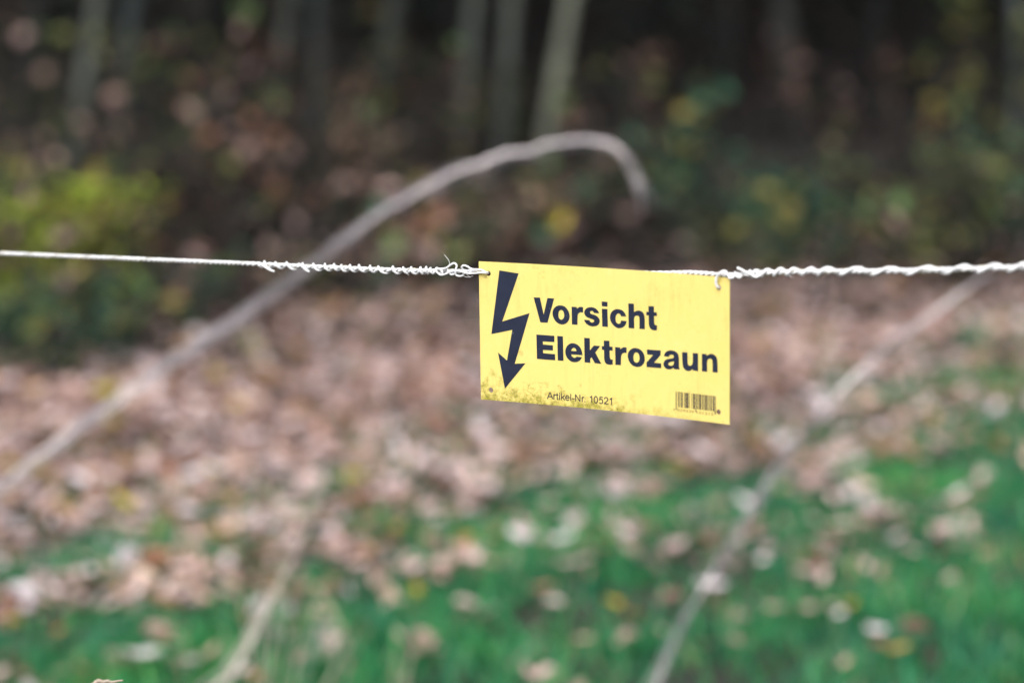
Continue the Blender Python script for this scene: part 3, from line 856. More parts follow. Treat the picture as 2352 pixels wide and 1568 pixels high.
# the leaves one can pick out: place in the picture, size in metres, colour, what tells it apart
NAMED = [
    (1316, 1296, .085, 'pale', 'large pale leaf in the grass below the sign, right of centre'),
    (1266, 1384, .055, 'pale', 'pale leaf just below the large pale leaf under the sign'),
    (1246, 1352, .05, 'rust', 'rust brown leaf touching the pale leaves under the sign'),
    (1075, 1402, .065, 'peach', 'peach leaf, left one of the touching pair in the grass at lower centre'),
    (1122, 1408, .060, 'pale', 'pale leaf, right one of the touching pair in the grass at lower centre'),
    (1020, 1296, .055, 'peach', 'lone pale peach leaf in the grass left of the large pale leaf'),
    (1066, 1238, .060, 'orange', 'flat orange leaf at the rim of the grass, lower centre'),
    (742, 1478, .085, 'pale', 'large pale leaf at the bottom beside the dry grass tuft'),
    (700, 1516, .060, 'tan', 'tan leaf under the large pale one beside the dry grass tuft'),
    (322, 1508, .075, 'grey', 'greyish pale leaf in the grass at the bottom left'),
    (288, 1352, .060, 'orange', 'orange leaf at the rim of the grass on the left'),
    (1632, 1346, .065, 'grey', 'pale leaf behind the lower end of the right-hand cane'),
    (1692, 1244, .05, 'pale', 'pale leaf seen against the right-hand cane in the grass'),
    (1655, 1160, .075, 'peach', 'flat tan leaf in the grass left of the right-hand cane'),
    (1590, 1170, .045, 'pale', 'small pale leaf left of the flat tan leaf by the right-hand cane'),
    (1985, 1118, .070, 'peach', 'large peach leaf in the grass at right, upper of two'),
    (2010, 1165, .060, 'pale', 'pale leaf below the large peach leaf in the grass at right'),
    (1930, 1205, .050, 'pale', 'small pale leaf left of the peach pair in the grass at right'),
    (1894, 1248, .055, 'grey', 'greyish leaf lying in the grass right of the cane'),
    (2186, 1212, .055, 'pale', 'lone pale leaf in the grass near the right edge'),
    (1951, 1386, .042, 'yellow', 'bright yellow leaf alone in the grass at lower right'),
    (1402, 1382, .050, 'yellow', 'yellow leaf in the grass at lower centre right'),
    (1456, 1412, .048, 'orange', 'orange leaf beside the yellow one at lower centre right'),
    (1700, 1418, .055, 'tan', 'tan leaf in the grass at lower right, left of a pair'),
    (1782, 1398, .050, 'tan', 'tan leaf in the grass at lower right, right of a pair'),
    (2010, 1448, .045, 'grey', 'small greyish leaf above the rusty leaves at lower right'),
    (2062, 1494, .050, 'orange', 'orange brown leaf at the bottom right'),
    (2024, 1480, .045, 'rust', 'rusty leaf beside the orange brown one at bottom right'),
    (1798, 1122, .045, 'yellow', 'yellow leaf in the grass right of the leaning cane'),
    (1316, 1192, .050, 'pale', 'pale leaf at the rim of the grass below the sign text'),
    (1418, 1216, .050, 'pale', 'pale leaf in the grass right below the sign'),
    (812, 1096, .060, 'yellow', 'bright yellow leaf on the leaf carpet left of centre'),
    (492, 852, .075, 'yellow', 'yellow leaf on the leaf carpet at left near the long cane'),
    (690, 942, .075, 'orange', 'orange leaf on the leaf carpet left of centre'),
    (556, 905, .075, 'grey', 'pale greyish leaf between the yellow and orange leaves on the carpet'),
    (262, 962, .070, 'yellow', 'yellowish leaf below the bright stretch of the long cane'),
    (916, 976, .070, 'grey', 'whitish leaf left of the sign on the leaf carpet'),
    (750, 846, .090, 'grey', 'whitish upright leaf on the carpet above the orange leaf'),
    (1118, 944, .090, 'grey', 'large whitish leaf right below the lower left corner of the sign'),
    (1402, 1022, .070, 'grey', 'whitish leaf below the lower edge of the sign'),
    (1612, 1038, .070, 'grey', 'whitish leaf below the lower right corner of the sign'),
    (1734, 892, .080, 'pale', 'pale leaf right of the sign on the leaf carpet'),
    (1484, 1112, .060, 'pale', 'pale leaf at the grass rim below the sign barcode'),
    (440, 1092, .065, 'grey', 'whitish leaf on the carpet at left below the cane'),
    (176, 1100, .065, 'grey', 'whitish leaf on the carpet near the left edge'),
    (1070, 1006, .060, 'yellow', 'dull yellow leaf on the carpet below the sign'),
    (2262, 1092, .055, 'pale', 'pale leaf near the right edge where grass begins'),
    (2030, 1006, .065, 'orange', 'orange leaf in the thin grass at right'),
    (20, 1360, .060, 'rust', 'reddish leaf at the left edge by the grass'),
    (415, 1306, .055, 'pale', 'pale leaf at the rim of the grass at left'),
]
for px, py, s, colk, lab in NAMED:
    fallen_leaf(on_ground(px, py, .058), s * 1.0, colk, lab, lift=0.0, tilt=.22)
yl = fallen_leaf(at_depth(1286, 505, 10.0), .10, 'yellow', 'bright yellow leaf caught in the bramble under the arched cane', tilt=.9, lift=0)
yl = fallen_leaf(at_depth(650, 446, 10.3), .10, 'yellow', 'greenish yellow leaf caught in the dark bramble left of centre', tilt=.9, lift=0)

# the carpet: many more, the largest in view as single leaves, the rest as one mass
xs_, ys_ = scatter(110000, -4.5, 4.8, 2.6, 12.5)
g = grass_cover(xs_, ys_)
dens = (1 - g) * 1.0 + g * .012
ylim = 8.95 + .45 * xs_ + (vnoise(xs_, ys_, 2.2, 21) - .5) * 2.4
dens *= 1 / (1 + np.exp((ys_ - ylim) / .5))
dens *= np.where((np.abs(xs_) < .21 * ys_ + .9), 1, .35) * np.clip(1.6 - ys_ / 12.5, .3, 1)
keep = rng.random(len(xs_)) < dens
lx, ly, lg = xs_[keep], ys_[keep], g[keep]
lz = terrain(lx, ly) + .006 + .040 * rng.random(len(lx)) ** 2 + lg * .03
ls = np.clip(rng.lognormal(np.log(.040), .40, len(lx)), .02, np.where(lg > .5, .058, .09))
vis = (np.abs(lx) < .2125 * ly) & (ly > 3.95)
score = np.where(vis, ls / ly, 0)
order = np.argsort(-score)
NS = 300 - len(NAMED) - 2
single, rest = order[:NS], order[NS:]
cols = ['pale', 'tan', 'brown', 'peach', 'grey', 'rust', 'orange', 'yellow']
wts = [24, 24, 18, 10, 12, 6, 4, 2]
words = dict(pale='pale pinkish', tan='tan', brown='dark brown', peach='peach-coloured', grey='pale greyish', rust='rusty red-brown', orange='orange', yellow='yellow')
LAND = [(1316, 1296, 'the large pale leaf below the sign'), (742, 1478, 'the pale leaf beside the dry tuft'), (322, 1508, 'the greyish leaf at bottom left'), (288, 1352, 'the orange leaf at left'),
        (1985, 1118, 'the peach leaf pair at right'), (1951, 1386, 'the lone yellow leaf at lower right'), (812, 1096, 'the yellow leaf left of centre'), (492, 852, 'the yellow leaf by the long cane'),
        (690, 942, 'the orange leaf left of centre'), (262, 962, "the long cane's bright stretch"), (916, 976, 'the whitish leaf left of the sign'), (1118, 944, "the sign's lower left corner"),
        (1402, 1022, "the sign's lower edge"), (1612, 1038, "the sign's lower right corner"), (440, 1092, 'the whitish leaf below the cane'), (176, 1100, 'the whitish leaf at the left edge'),
        (20, 1360, 'the reddish leaf at the left edge'), (415, 1306, 'the pale leaf at left rim'), (1066, 1238, 'the flat orange leaf'), (2262, 1092, 'the pale leaf at the right edge'),
        (620, 1240, 'the dry grass tuft'), (2030, 1006, 'the orange leaf at right'), (1740, 1060, 'the leaning cane')]
LANDP = [(on_ground(a_, c_), t_) for a_, c_, t_ in LAND]
for i in single:
    ck = random.choices(cols, wts)[0]
    ing = lg[i] > .5
    P_ = Vector((lx[i], ly[i], 0))
    Lp, lt = min(LANDP, key=lambda q: (q[0].x - P_.x) ** 2 + ((q[0].y - P_.y) * .6) ** 2)
    dx_, dy_ = P_.x - Lp.x, (P_.y - Lp.y) * .6
    rel = ('right of' if dx_ > 0 else 'left of') if abs(dx_) > abs(dy_) else ('behind' if dy_ > 0 else 'in front of')
    lab = f'{words[ck]} leaf {"in grass" if ing else "on the carpet"} {rel} {lt}'
    fallen_leaf((lx[i], ly[i], lz[i]), ls[i] * 1.0, ck, lab, group=f'{words[ck]} leaves {rel} {lt}')
v, q, t = leaf_mesh_arrays(np.stack([lx, ly, lz], 1)[rest], ls[rest], .5)
tag(big_mesh('leaf_litter', v, q, M_LITTER, None, True, t), 'carpet of dry fallen leaves between grass and wood', 'leaf litter', kind='stuff')
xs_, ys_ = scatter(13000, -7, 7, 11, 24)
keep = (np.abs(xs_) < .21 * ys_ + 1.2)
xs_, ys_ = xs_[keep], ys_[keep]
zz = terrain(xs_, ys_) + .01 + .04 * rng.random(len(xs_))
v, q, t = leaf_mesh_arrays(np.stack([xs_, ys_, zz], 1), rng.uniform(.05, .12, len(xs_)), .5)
tag(big_mesh('shaded_woodland_litter', v, q, M_SHADE_LITTER, None, True, t), 'leaf litter coloured dark for shade on the rising floor of the wood', 'leaf litter', kind='stuff')
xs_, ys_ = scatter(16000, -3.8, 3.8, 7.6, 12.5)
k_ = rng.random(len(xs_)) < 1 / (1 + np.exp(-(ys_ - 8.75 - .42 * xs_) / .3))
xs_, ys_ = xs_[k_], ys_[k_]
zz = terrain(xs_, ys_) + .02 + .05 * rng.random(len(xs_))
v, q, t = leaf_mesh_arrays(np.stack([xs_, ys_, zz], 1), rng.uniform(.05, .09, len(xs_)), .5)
tag(big_mesh('dark_leaf_litter', v, q, M_SHADE_LITTER, None, True, t), 'leaves at the foot of the wood, coloured dark for shade', 'leaf litter', kind='stuff')


# ------------------------------------------------------------------ canes and dry stalks
def set_tone(o, tones, sides):
    at = o.data.attributes.new('tone', 'FLOAT', 'POINT')
    at.data.foreach_set('value', np.repeat(np.asarray(tones, np.float32), sides))


def cane(name, pix, r0, r1, mat, label, root=None, nodes=True, strands=0, spread=.006):
    """pix: (x, y, distance, how pale the cane is there)"""
    pts = [at_depth(*p[:3]) for p in pix]
    tones = [p[3] if len(p) > 3 else .5 for p in pix]
    if root is not None:
        pts = [Vector((root[0], root[1], float(terrain(root[0], root[1])) - .03))] + pts
        tones = [tones[0]] + tones
    base = pts[0].copy()
    base.z = float(terrain(base.x, base.y))
    t = empty(name, base)
    sp = [p - base for p in spline(pts, 10)]
    nn = len(sp)
    tn = np.interp(np.arange(nn) / 10.0, np.arange(len(tones)), tones)
    rad = []
    for i in range(nn):
        f = i / (nn - 1)
        r = (r0 + (r1 - r0) * f) * (1 + .10 * math.sin(i * .9) * math.sin(i * .37))
        r *= min(1.0, .25 + (nn - 1 - i) / 12)
        if nodes and i % 14 == 7:
            r *= 1.35
        rad.append(r)
    for i in range(1, nn - 1):
        k_ = r0 * .35
        sp[i] = sp[i] + Vector((random.gauss(0, k_), random.gauss(0, k_), random.gauss(0, k_)))
    B = Batch()
    B.tube(sp, rad, 10)
    set_tone(B.build('stem', mat, t), tn, 10)
    for s in range(strands):
        i0 = random.randint(0, nn // 2)
        i1 = random.randint(nn // 2 + 4, nn)
        o1 = Vector((random.gauss(0, spread), random.gauss(0, spread), random.gauss(0, spread)))
        o2 = Vector((random.gauss(0, spread), random.gauss(0, spread), random.gauss(0, spread)))
        seg = sp[i0:i1]
        q = [p + o1.lerp(o2, i / max(1, len(seg) - 1)) for i, p in enumerate(seg)]
        B = Batch()
        B.tube(q, [max(r0 * .42 * (1 - .5 * i / len(q)), .0007) for i in range(len(q))], 5)
        set_tone(B.build('side_stalk', mat, t), np.clip(tn[i0:i1] + random.uniform(-.25, .25), 0, 1), 5)
    tag(t, label, 'dry stalk')
    return t


cane('arched_cane', [(-420, 1500, 3.7, .4), (-200, 1300, 3.68, .4), (0, 1118, 3.65, .5), (110, 1032, 3.62, .8), (200, 962, 3.62, .35), (285, 902, 3.6, .9), (370, 845, 3.6, .42), (460, 786, 3.6, .38), (640, 664, 3.6, .30), (760, 574, 3.6, .30),
                     (880, 486, 3.6, .42), (1000, 418, 3.6, .55), (1120, 370, 3.6, .72), (1250, 336, 3.6, .60), (1350, 322, 3.62, .6), (1418, 342, 3.62, .66), (1456, 392, 3.64, .66), (1472, 445, 3.66, .55), (1476, 495, 3.68, .4)],
     .0042, .0040, M_CANE, 'long grey dry cane arching from lower left behind the twine, tip drooping', root=(-1.4, 3.7), strands=9, spread=.008)
D = 3.45
cane('leaning_cane', [(1478, 1640, D, .4), (1512, 1560, D, .6), (1560, 1446, D, .35), (1595, 1385, D, .4), (1625, 1335, D, 1.0), (1655, 1285, D, .2), (1690, 1222, D, .25), (1762, 1104, D, .6), (1805, 1045, D, .45), (1850, 988, D, .15), (1905, 925, D, .8), (1960, 866, D, 1.0), (2005, 826, D, .6),
                      (2050, 788, D, .1), (2110, 745, D, .8), (2180, 694, D, .9), (2235, 652, D, .6), (2285, 618, D, .5)],
     .0021, .0020, M_CANE, 'thin pale cane leaning to the upper right through the grass', root=(.18, D), strands=7, spread=.006)
cane('curved_stalk', [(470, 1640, 3.3, .6), (530, 1545, 3.3, .9), (600, 1420, 3.3, .8), (660, 1310, 3.3, .6), (702, 1225, 3.3, .4), (730, 1150, 3.3, .3), (742, 1080, 3.3, .3)],
     .0025, .0009, M_CANE_STRAW, 'pale dry stalk rising from the bottom left of centre', root=(-.36, 3.3), nodes=False, strands=6, spread=.010)
cane('hanging_twig', [(1480, 200, 8.6), (1590, 300, 8.6), (1650, 380, 8.6), (1705, 462, 8.6), (1725, 560, 8.65)][::-1],
     .004, .002, M_TWIG, 'thin dark branch slanting down behind the blue-green bush on the right', root=(float(at_depth(1725, 700, 8.7).x), 8.7), nodes=False)

# tuft of dry grass blades at the bottom
tuft_base = Vector((-.36, 3.25, float(terrain(-.36, 3.25))))
tuft = empty('dry_grass_tuft', tuft_base)
for (ax, ay), (bx, by), (cx2, cy2) in [((640, 1700), (600, 1400), (596, 1215)), ((600, 1700), (560, 1420), (520, 1260)), ((660, 1700), (640, 1380), (642, 1190)),
                                        ((720, 1700), (790, 1500), (826, 1420)), ((680, 1700), (690, 1480), (660, 1370)), ((560, 1700), (520, 1500), (500, 1370)),
                                        ((740, 1700), (760, 1560), (740, 1450)), ((620, 1700), (650, 1500), (700, 1290))]:
    pts = [at_depth(ax, ay, 3.65), at_depth(bx, by, 3.62), at_depth(cx2, cy2, 3.6)]
    pts[0] = Vector((tuft_base.x + random.uniform(-.03, .03), 3.25, tuft_base.z - .01))
    sp = [p - tuft_base for p in spline(pts, 7)]
    B = Batch()
    B.tube(sp, [.0019 * (1 - .75 * i / len(sp)) for i in range(len(sp))], 4)
    B.build('blade', M_STRAW, tuft)
tag(tuft, 'sparse tuft of straw-coloured grass blades at the bottom left of centre', 'dry grass')
tuft2_base = on_ground(925, 1640)
tuft2 = empty('dry_grass_tuft', tuft2_base)
for bx, by in [(905, 1500), (940, 1480), (925, 1530)]:
    pts = [tuft2_base.copy(), at_depth(bx, by + 40, tuft2_base.y), at_depth(bx + 12, by, tuft2_base.y)]
    sp = [p - tuft2_base for p in spline(pts, 5)]
    B = Batch()
    B.tube(sp, [.003 * (1 - .7 * i / len(sp)) for i in range(len(sp))], 4)
    B.build('blade', M_STRAW, tuft2)
tag(tuft2, 'few pale dry blades standing in the grass at the bottom centre', 'dry grass')

# sharp tip of a dry stalk that just reaches into the picture at the bottom left
k = 2352.0 / 4096.0
ft = [(360, 2760), (385, 2727), (397, 2722), (412, 2726), (431, 2722), (444, 2727), (462, 2724), (478, 2721), (492, 2720)]
tip = [at_depth(a * k, b_ * k, 1.74) for a, b_ in ft]
rootp = Vector((tip[0].x - .03, 1.78, float(terrain(tip[0].x, 1.78))))
tw = empty('crooked_stalk', rootp)
pts = [rootp + Vector((0, 0, -.02)), rootp + Vector((.012, -.01, .22)), rootp + Vector((.0, -.02, .45)), tip[0] + Vector((-.012, 0, -.03))] + tip
sp = [p - rootp for p in spline(pts, 5)]
B = Batch()
nn = len(sp)
B.tube(sp, [(.0026 - .0019 * min(1, i / (nn - 1) * 1.05)) * (1 + .25 * math.sin(i * 2.1)) for i in range(nn)], 7)
B.build('stem', M_STRAW, tw)
tag(tw, 'crooked whitish tip of a dry stalk at the bottom left edge, in sharp focus', 'dry stalk')

# ------------------------------------------------------------------ warning sign
SIGN_R = Matrix(((0.8468068656505708, -0.013679759910670004, -0.5317245494198622),
                 (-0.07253467078265743, 0.9873605007155289, -0.1409182854040745),
                 (0.5269315456692839, 0.15789903671510833, 0.8351113939965893)))
SIGN_T = Vector((-0.02371762071117657, 0.05704188098837482, -1.7241386289863316))
SIGN_M = CAM_M @ (Matrix.Translation(SIGN_T) @ SIGN_R.to_4x4())
W, Hh, BOW = .2, .1, .006


def bow(u):
    x = min(max(u / W, 0.0), 1.0)
    return -BOW * 4 * x * (1 - x)


sign = empty('warning_sign')
sign.matrix_world = SIGN_M
tag(sign, 'yellow electric fence warning sign with black lightning arrow, hung on white twine', 'sign')

# panel with four punched holes, slightly bowed
HOLES = [(.00745, -.0083), (.0081, -.0926), (.1915, -.0071), (.1912, -.0922)]
pv, pe = [], []
nu, nv = 40, 20
ring = [(W * i / nu, 0) for i in range(nu)] + [(W, -Hh * i / nv) for i in range(nv)] + [(W - W * i / nu, -Hh) for i in range(nu)] + [(0, -Hh + Hh * i / nv) for i in range(nv)]
pv += ring
pe += [(i, (i + 1) % len(ring)) for i in range(len(ring))]
for hx, hy in HOLES:
    s0 = len(pv)
    pv += [(hx + .0019 * math.cos(2 * math.pi * i / 18), hy + .0019 * math.sin(2 * math.pi * i / 18)) for i in range(18)]
    pe += [(s0 + i, s0 + (i + 1) % 18) for i in range(18)]
for i in range(1, nu):
    for j in range(1, nv):
        q = (W * i / nu, -Hh * j / nv)
        if all((q[0] - a) ** 2 + (q[1] - c) ** 2 > .0027 ** 2 for a, c in HOLES):
            pv.append(q)
V2, E2, F2, *_ = delaunay_2d_cdt([Vector(p) for p in pv], pe, [], 0, 1e-7)
F2 = [f for f in F2 if all(((sum(V2[i].x for i in f) / 3 - a) ** 2 + (sum(V2[i].y for i in f) / 3 - c) ** 2) > .0018 ** 2 for a, c in HOLES)]
F2 = [tuple(f) if (V2[f[1]] - V2[f[0]]).cross(V2[f[2]] - V2[f[0]]) > 0 else tuple(reversed(f)) for f in F2]
TH = .0007
nV = len(V2)
verts = [(p.x, p.y, bow(p.x)) for p in V2] + [(p.x, p.y, bow(p.x) - TH) for p in V2]
faces = list(F2) + [tuple(i + nV for i in reversed(f)) for f in F2]
cnt = {}
for f in F2:
    for i in range(3):
        e = (f[i], f[(i + 1) % 3])
        cnt[e] = cnt.get(e, 0) + 1
for (a, c) in cnt:
    if (c, a) not in cnt:
        faces.append((c, a, a + nV, c + nV))
panel = mesh_obj('panel', verts, faces, M_PANEL, sign)


def glyph_loop(pts):
    """(u, v, corner) in mm -> outline points; straight between corners, smooth elsewhere."""
    n = len(pts)
    out = []
    for i in range(n):
        p0, p1, p2, p3 = pts[i - 1], pts[i], pts[(i + 1) % n], pts[(i + 2) % n]
        b_, c_ = Vector(p1[:2]), Vector(p2[:2])
        if p1[2] and p2[2]:
            out.append(b_)
            continue
        a_ = Vector(p0[:2]) if not p1[2] else b_ * 2 - c_
        d_ = Vector(p3[:2]) if not p2[2] else c_ * 2 - b_
        if p1[2]:
            a_ = b_ - (c_ - b_) * .6
        if p2[2]:
            d_ = c_ + (c_ - b_) * .6
        for s in range(5):
            t = s / 5
            out.append(.5 * ((2 * b_) + (c_ - a_) * t + (2 * a_ - 5 * b_ + 4 * c_ - d_) * t * t + (3 * b_ - a_ - 3 * c_ + d_) * t ** 3))
    return out


def print_mesh(name, shapes, mat, parent, lift=.00012):
    """shapes: list of lists of loops (mm) -> one flat print laid on the panel"""
    verts, faces = [], []
    for loops in shapes:
        L = [[Vector((p[0], p[1], 0)) for p in lp] for lp in loops]
        flat = [p for lp in L for p in lp]
        b0 = len(verts)
        verts += [(p.x / 1000, p.y / 1000, bow(p.x / 1000) + lift) for p in flat]
        for f in tessellate_polygon(L):
            a_, b_, c_ = (flat[i] for i in f)
            f = f if (b_ - a_).cross(c_ - a_).z > 0 else tuple(reversed(f))
            faces.append(tuple(b0 + i for i in f))
    return mesh_obj(name, verts, faces, mat, parent)


def fatten(loop_pts, amount):
    n = len(loop_pts)
    area = sum(loop_pts[i].x * loop_pts[(i + 1) % n].y - loop_pts[(i + 1) % n].x * loop_pts[i].y for i in range(n))
    sg = amount if area > 0 else -amount
    out = []
    for i in range(n):
        a_ = (loop_pts[i] - loop_pts[i - 1]).normalized()
        c_ = (loop_pts[(i + 1) % n] - loop_pts[i]).normalized()
        n1 = Vector((a_.y, -a_.x))
        n2 = Vector((c_.y, -c_.x))
        m = n1 + n2
        m = m / max(m.length_squared * .5, .6)
        out.append(loop_pts[i] + m * sg)
    return out


def G_(*names):
    return [[fatten(glyph_loop(lp), .13 if j == 0 else -.13) for j, lp in enumerate(GLYPHS[k])] for k in names]


o = print_mesh('lightning_arrow', G_('arrow'), M_INK, sign)
tag(o, 'faded black lightning bolt ending in an arrowhead')
o = print_mesh('lettering', G_('V', 'o1', 'r1', 's', 'i', 'i_dot', 'c', 'h', 't1'), M_INK, sign)
tag(o, 'bold word Vorsicht')
o = print_mesh('lettering', G_('E', 'l', 'e', 'k', 't2', 'r2', 'o2', 'z', 'a', 'u', 'n'), M_INK, sign)
tag(o, 'bold word Elektrozaun')


def font_print(name, text, u0, u1, v0, cap, mat, parent, bold=0.0):
    cu = bpy.data.curves.new('t', 'FONT')
    cu.body = text
    cu.size = 1.0
    cu.resolution_u = 3
    cu.offset = bold
    ob = bpy.data.objects.new('t', cu)
    C.objects.link(ob)
    bpy.context.view_layer.update()
    me = bpy.data.meshes.new_from_object(ob.evaluated_get(bpy.context.evaluated_depsgraph_get()))
    bpy.data.objects.remove(ob)
    co = np.zeros(len(me.vertices) * 3)
    me.vertices.foreach_get('co', co)
    co = co.reshape(-1, 3)
    sx = (u1 - u0) / (co[:, 0].max() - co[:, 0].min())
    sy = cap / .73
    xx = u0 + (co[:, 0] - co[:, 0].min()) * sx
    yy = v0 + co[:, 1] * sy
    vv = [(a / 1000, b_ / 1000, bow(a / 1000) + .00012) for a, b_ in zip(xx, yy)]
    ff = [tuple(p.vertices) for p in me.polygons]
    return mesh_obj(name, vv, ff, mat, parent)


def arc(cx, cy, rx, ry, a0, a1, n=10):
    return [(cx + rx * math.cos(math.radians(a0 + (a1 - a0) * i / n)), cy + ry * math.sin(math.radians(a0 + (a1 - a0) * i / n))) for i in range(n + 1)]


STROKES = {          # strokes of each character, width 1, capital height 1
    'A': [[(0, 0), (.5, 1), (1, 0)], [(.18, .34), (.82, .34)]],
    'r': [[(.1, 0), (.1, .72)], [(.1, .45), (.3, .64), (.6, .71), (1, .68)]],
    't': [[(.45, .95), (.45, .15), (.62, .02), (1, .03)], [(0, .71), (1, .71)]],
    'i': [[(.5, 0), (.5, .71)], [(.5, .90), (.5, 1.0)]],
    'k': [[(.08, 0), (.08, 1)], [(.95, .71), (.1, .26)], [(.38, .42), (1, 0)]],
    'e': [[(.06, .38), (.94, .38)] + arc(.5, .36, .44, .36, 0, 320, 16)],
    'l': [[(.5, 0), (.5, 1)]],
    '-': [[(0, .33), (1, .33)]],
    'N': [[(.05, 0), (.05, 1), (.95, 0), (.95, 1)]],
    '.': [[(.5, 0), (.5, .1)]],
    '1': [[(.2, .76), (.6, .86), (.85, 1), (.85, 0)]],
    '0': [arc(.5, .5, .46, .5, 90, 450, 20)],
    '5': [[(.9, .96), (.25, .96), (.12, .5)] + arc(.48, .34, .46, .34, 140, -140, 14)],
    '2': [arc(.5, .7, .42, .3, 170, -30, 10) + [(.06, .04), (1, .04)]],
}


def stroke_print(name, chars, v0, cap, wid, mat, parent):
    verts, faces = [], []
    lay = 0
    for ch, u0, u1 in chars:
        for st in STROKES[ch]:
            P = [Vector((u0 + (u1 - u0) * a_, v0 + cap * c_)) for a_, c_ in st]
            for j in range(len(P) - 1):
                d = (P[j + 1] - P[j]).normalized()
                nn_ = Vector((-d.y, d.x)) * wid / 2
                e0 = d * wid * .28
                b0 = len(verts)
                lay = (lay + 1) % 5
                for q in (P[j] - e0 + nn_, P[j] - e0 - nn_, P[j + 1] + e0 - nn_, P[j + 1] + e0 + nn_):
                    verts.append((q.x / 1000, q.y / 1000, bow(q.x / 1000) + .00012 + lay * .00001))
                faces.append((b0, b0 + 1, b0 + 2, b0 + 3))
    return mesh_obj(name, verts, faces, mat, parent)


ART = [('A', 220, 380), ('r', 405, 470), ('t', 485, 532), ('i', 565, 590), ('k', 622, 730), ('e', 750, 865), ('l', 893, 917), ('-', 945, 1015), ('N', 1042, 1185), ('r', 1235, 1295), ('.', 1310, 1335),
       ('1', 1460, 1535), ('0', 1590, 1700), ('5', 1740, 1855), ('2', 1885, 2005), ('1', 2045, 2118)]
um = lambda x_: 53.24 + (x_ - 220) * (105.0 - 53.24) / 1890
o = stroke_print('article_number', [(c_, um(a_), um(e_)) for c_, a_, e_ in ART], -95.5, 4.7, .72, M_INK2, sign)
tag(o, 'small print Artikel-Nr. 10521')

# barcode
Lc = ['0001101', '0011001', '0010011', '0111101', '0100011', '0110001', '0101111', '0111011', '0110111', '0001011']
PAR = ['LLLLLL', 'LLGLGG', 'LLGGLG', 'LLGGGL', 'LGLLGG', 'LGGLLG', 'LGGGLL', 'LGLGLG', 'LGLGGL', 'LGGLGL']
code = '4029339101215'
inv = lambda s: ''.join('1' if c == '0' else '0' for c in s)
bits = '101'
for d, pch in zip(code[1:7], PAR[int(code[0])]):
    bits += Lc[int(d)] if pch == 'L' else inv(Lc[int(d)])[::-1]
bits += '01010'
for d in code[7:]:
    bits += inv(Lc[int(d)])
bits += '101'
mod = (189.1 - 156.7) / 95
shapes = []
i = 0
while i < 95:
    if bits[i] == '1':
        j = i
        while j < 95 and bits[j] == '1':
            j += 1
        long_ = i < 3 or 45 <= i < 50 or i >= 92
        u0, u1, vt, vb = 156.7 + i * mod, 156.7 + j * mod, -81.5, (-94.2 if long_ else -92.2)
        shapes.append([[(u0, vt), (u0, vb), (u1, vb), (u1, vt)]])
        i = j
    else:
        i += 1
bc = print_mesh('barcode', shapes, M_INK2, sign)
tag(bc, 'small barcode in the lower right corner')
for txt, a, c in (('4', 154.6, 156.1), ('029339', 157.9, 171.4), ('101215', 173.6, 187.2)):
    font_print('barcode_digits', txt, a, c, -95.1, 1.9, M_INK3, bc, .01)

# ------------------------------------------------------------------ fence twine
twine = empty('fence_twine')
twine.matrix_world = SIGN_M
tag(twine, 'white twisted electric fence twine carrying the yellow sign across the picture', 'twine')
TW = [(-467.5, -19.4), (-328.3, -16.2), (-208.7, -13.4), (-163.3, -12.6), (-118.8, -11.6), (-80.4, -10.7), (-42.8, -9.4), (-1.6, -7.6), (75, -4.6), (140, -1.3), (155.6, -.1), (169.1, 0.9), (196.0, 1.4), (222.4, 4.5), (263.7, 7.9), (323.6, 11.8), (404.6, 18.7)]
TW = [(-2200, -61), (-1500, -42), (-900, -29)] + TW + [(560, 31), (800, 51), (1150, 80)]


def tw_w(u):
    if -6 < u < 199:
        return bow(u / 1000) * 1000 - 3.0
    return -.8


base_pts = spline([(u, v, tw_w(u)) for u, v in TW], 60)
# resample evenly
P = np.array([tuple(p) for p in base_pts])
seg = np.linalg.norm(np.diff(P, axis=0), axis=1)
s = np.concatenate([[0], np.cumsum(seg)])
lo, hi = np.interp(-560, P[:, 0], s), np.interp(480, P[:, 0], s)
ss = np.concatenate([np.arange(0, lo, 3.45), np.arange(lo, hi, .9), np.arange(hi, s[-1], 3.45)])
MAIN = np.stack([np.interp(ss, s, P[:, i]) for i in range(3)], 1)
zz = np.array([tw_w(u) for u in MAIN[:, 0]])
for _ in range(6):
    zz[1:-1] = (zz[:-2] + zz[1:-1] * 2 + zz[2:]) / 4
MAIN[:, 2] = zz


def helix_strand(u_phase, r_off, r, name, k0=0.0, u0=None, u1=None, sides=6, lump=0.0, mat=None):
    pts = []
    for i in range(0, len(MAIN)):
        u, v, w = MAIN[i]
        lw = lump * (math.sin(u * .53 + 1.3) + .8 * math.sin(u * .217 + k0) + .6 * math.sin(u * 1.31))
        if (u0 is not None and u < u0) or (u1 is not None and u > u1):
            continue
        ph = u_phase(u) + k0
        ro = r_off * (1 + lw)
        pts.append(Vector((u, v + ro * math.cos(ph), w + ro * math.sin(ph))) / 1000)
    B = Batch()
    B.tube(pts, r / 1000, sides)
    return B.build(name, mat or M_TWINE, twine)


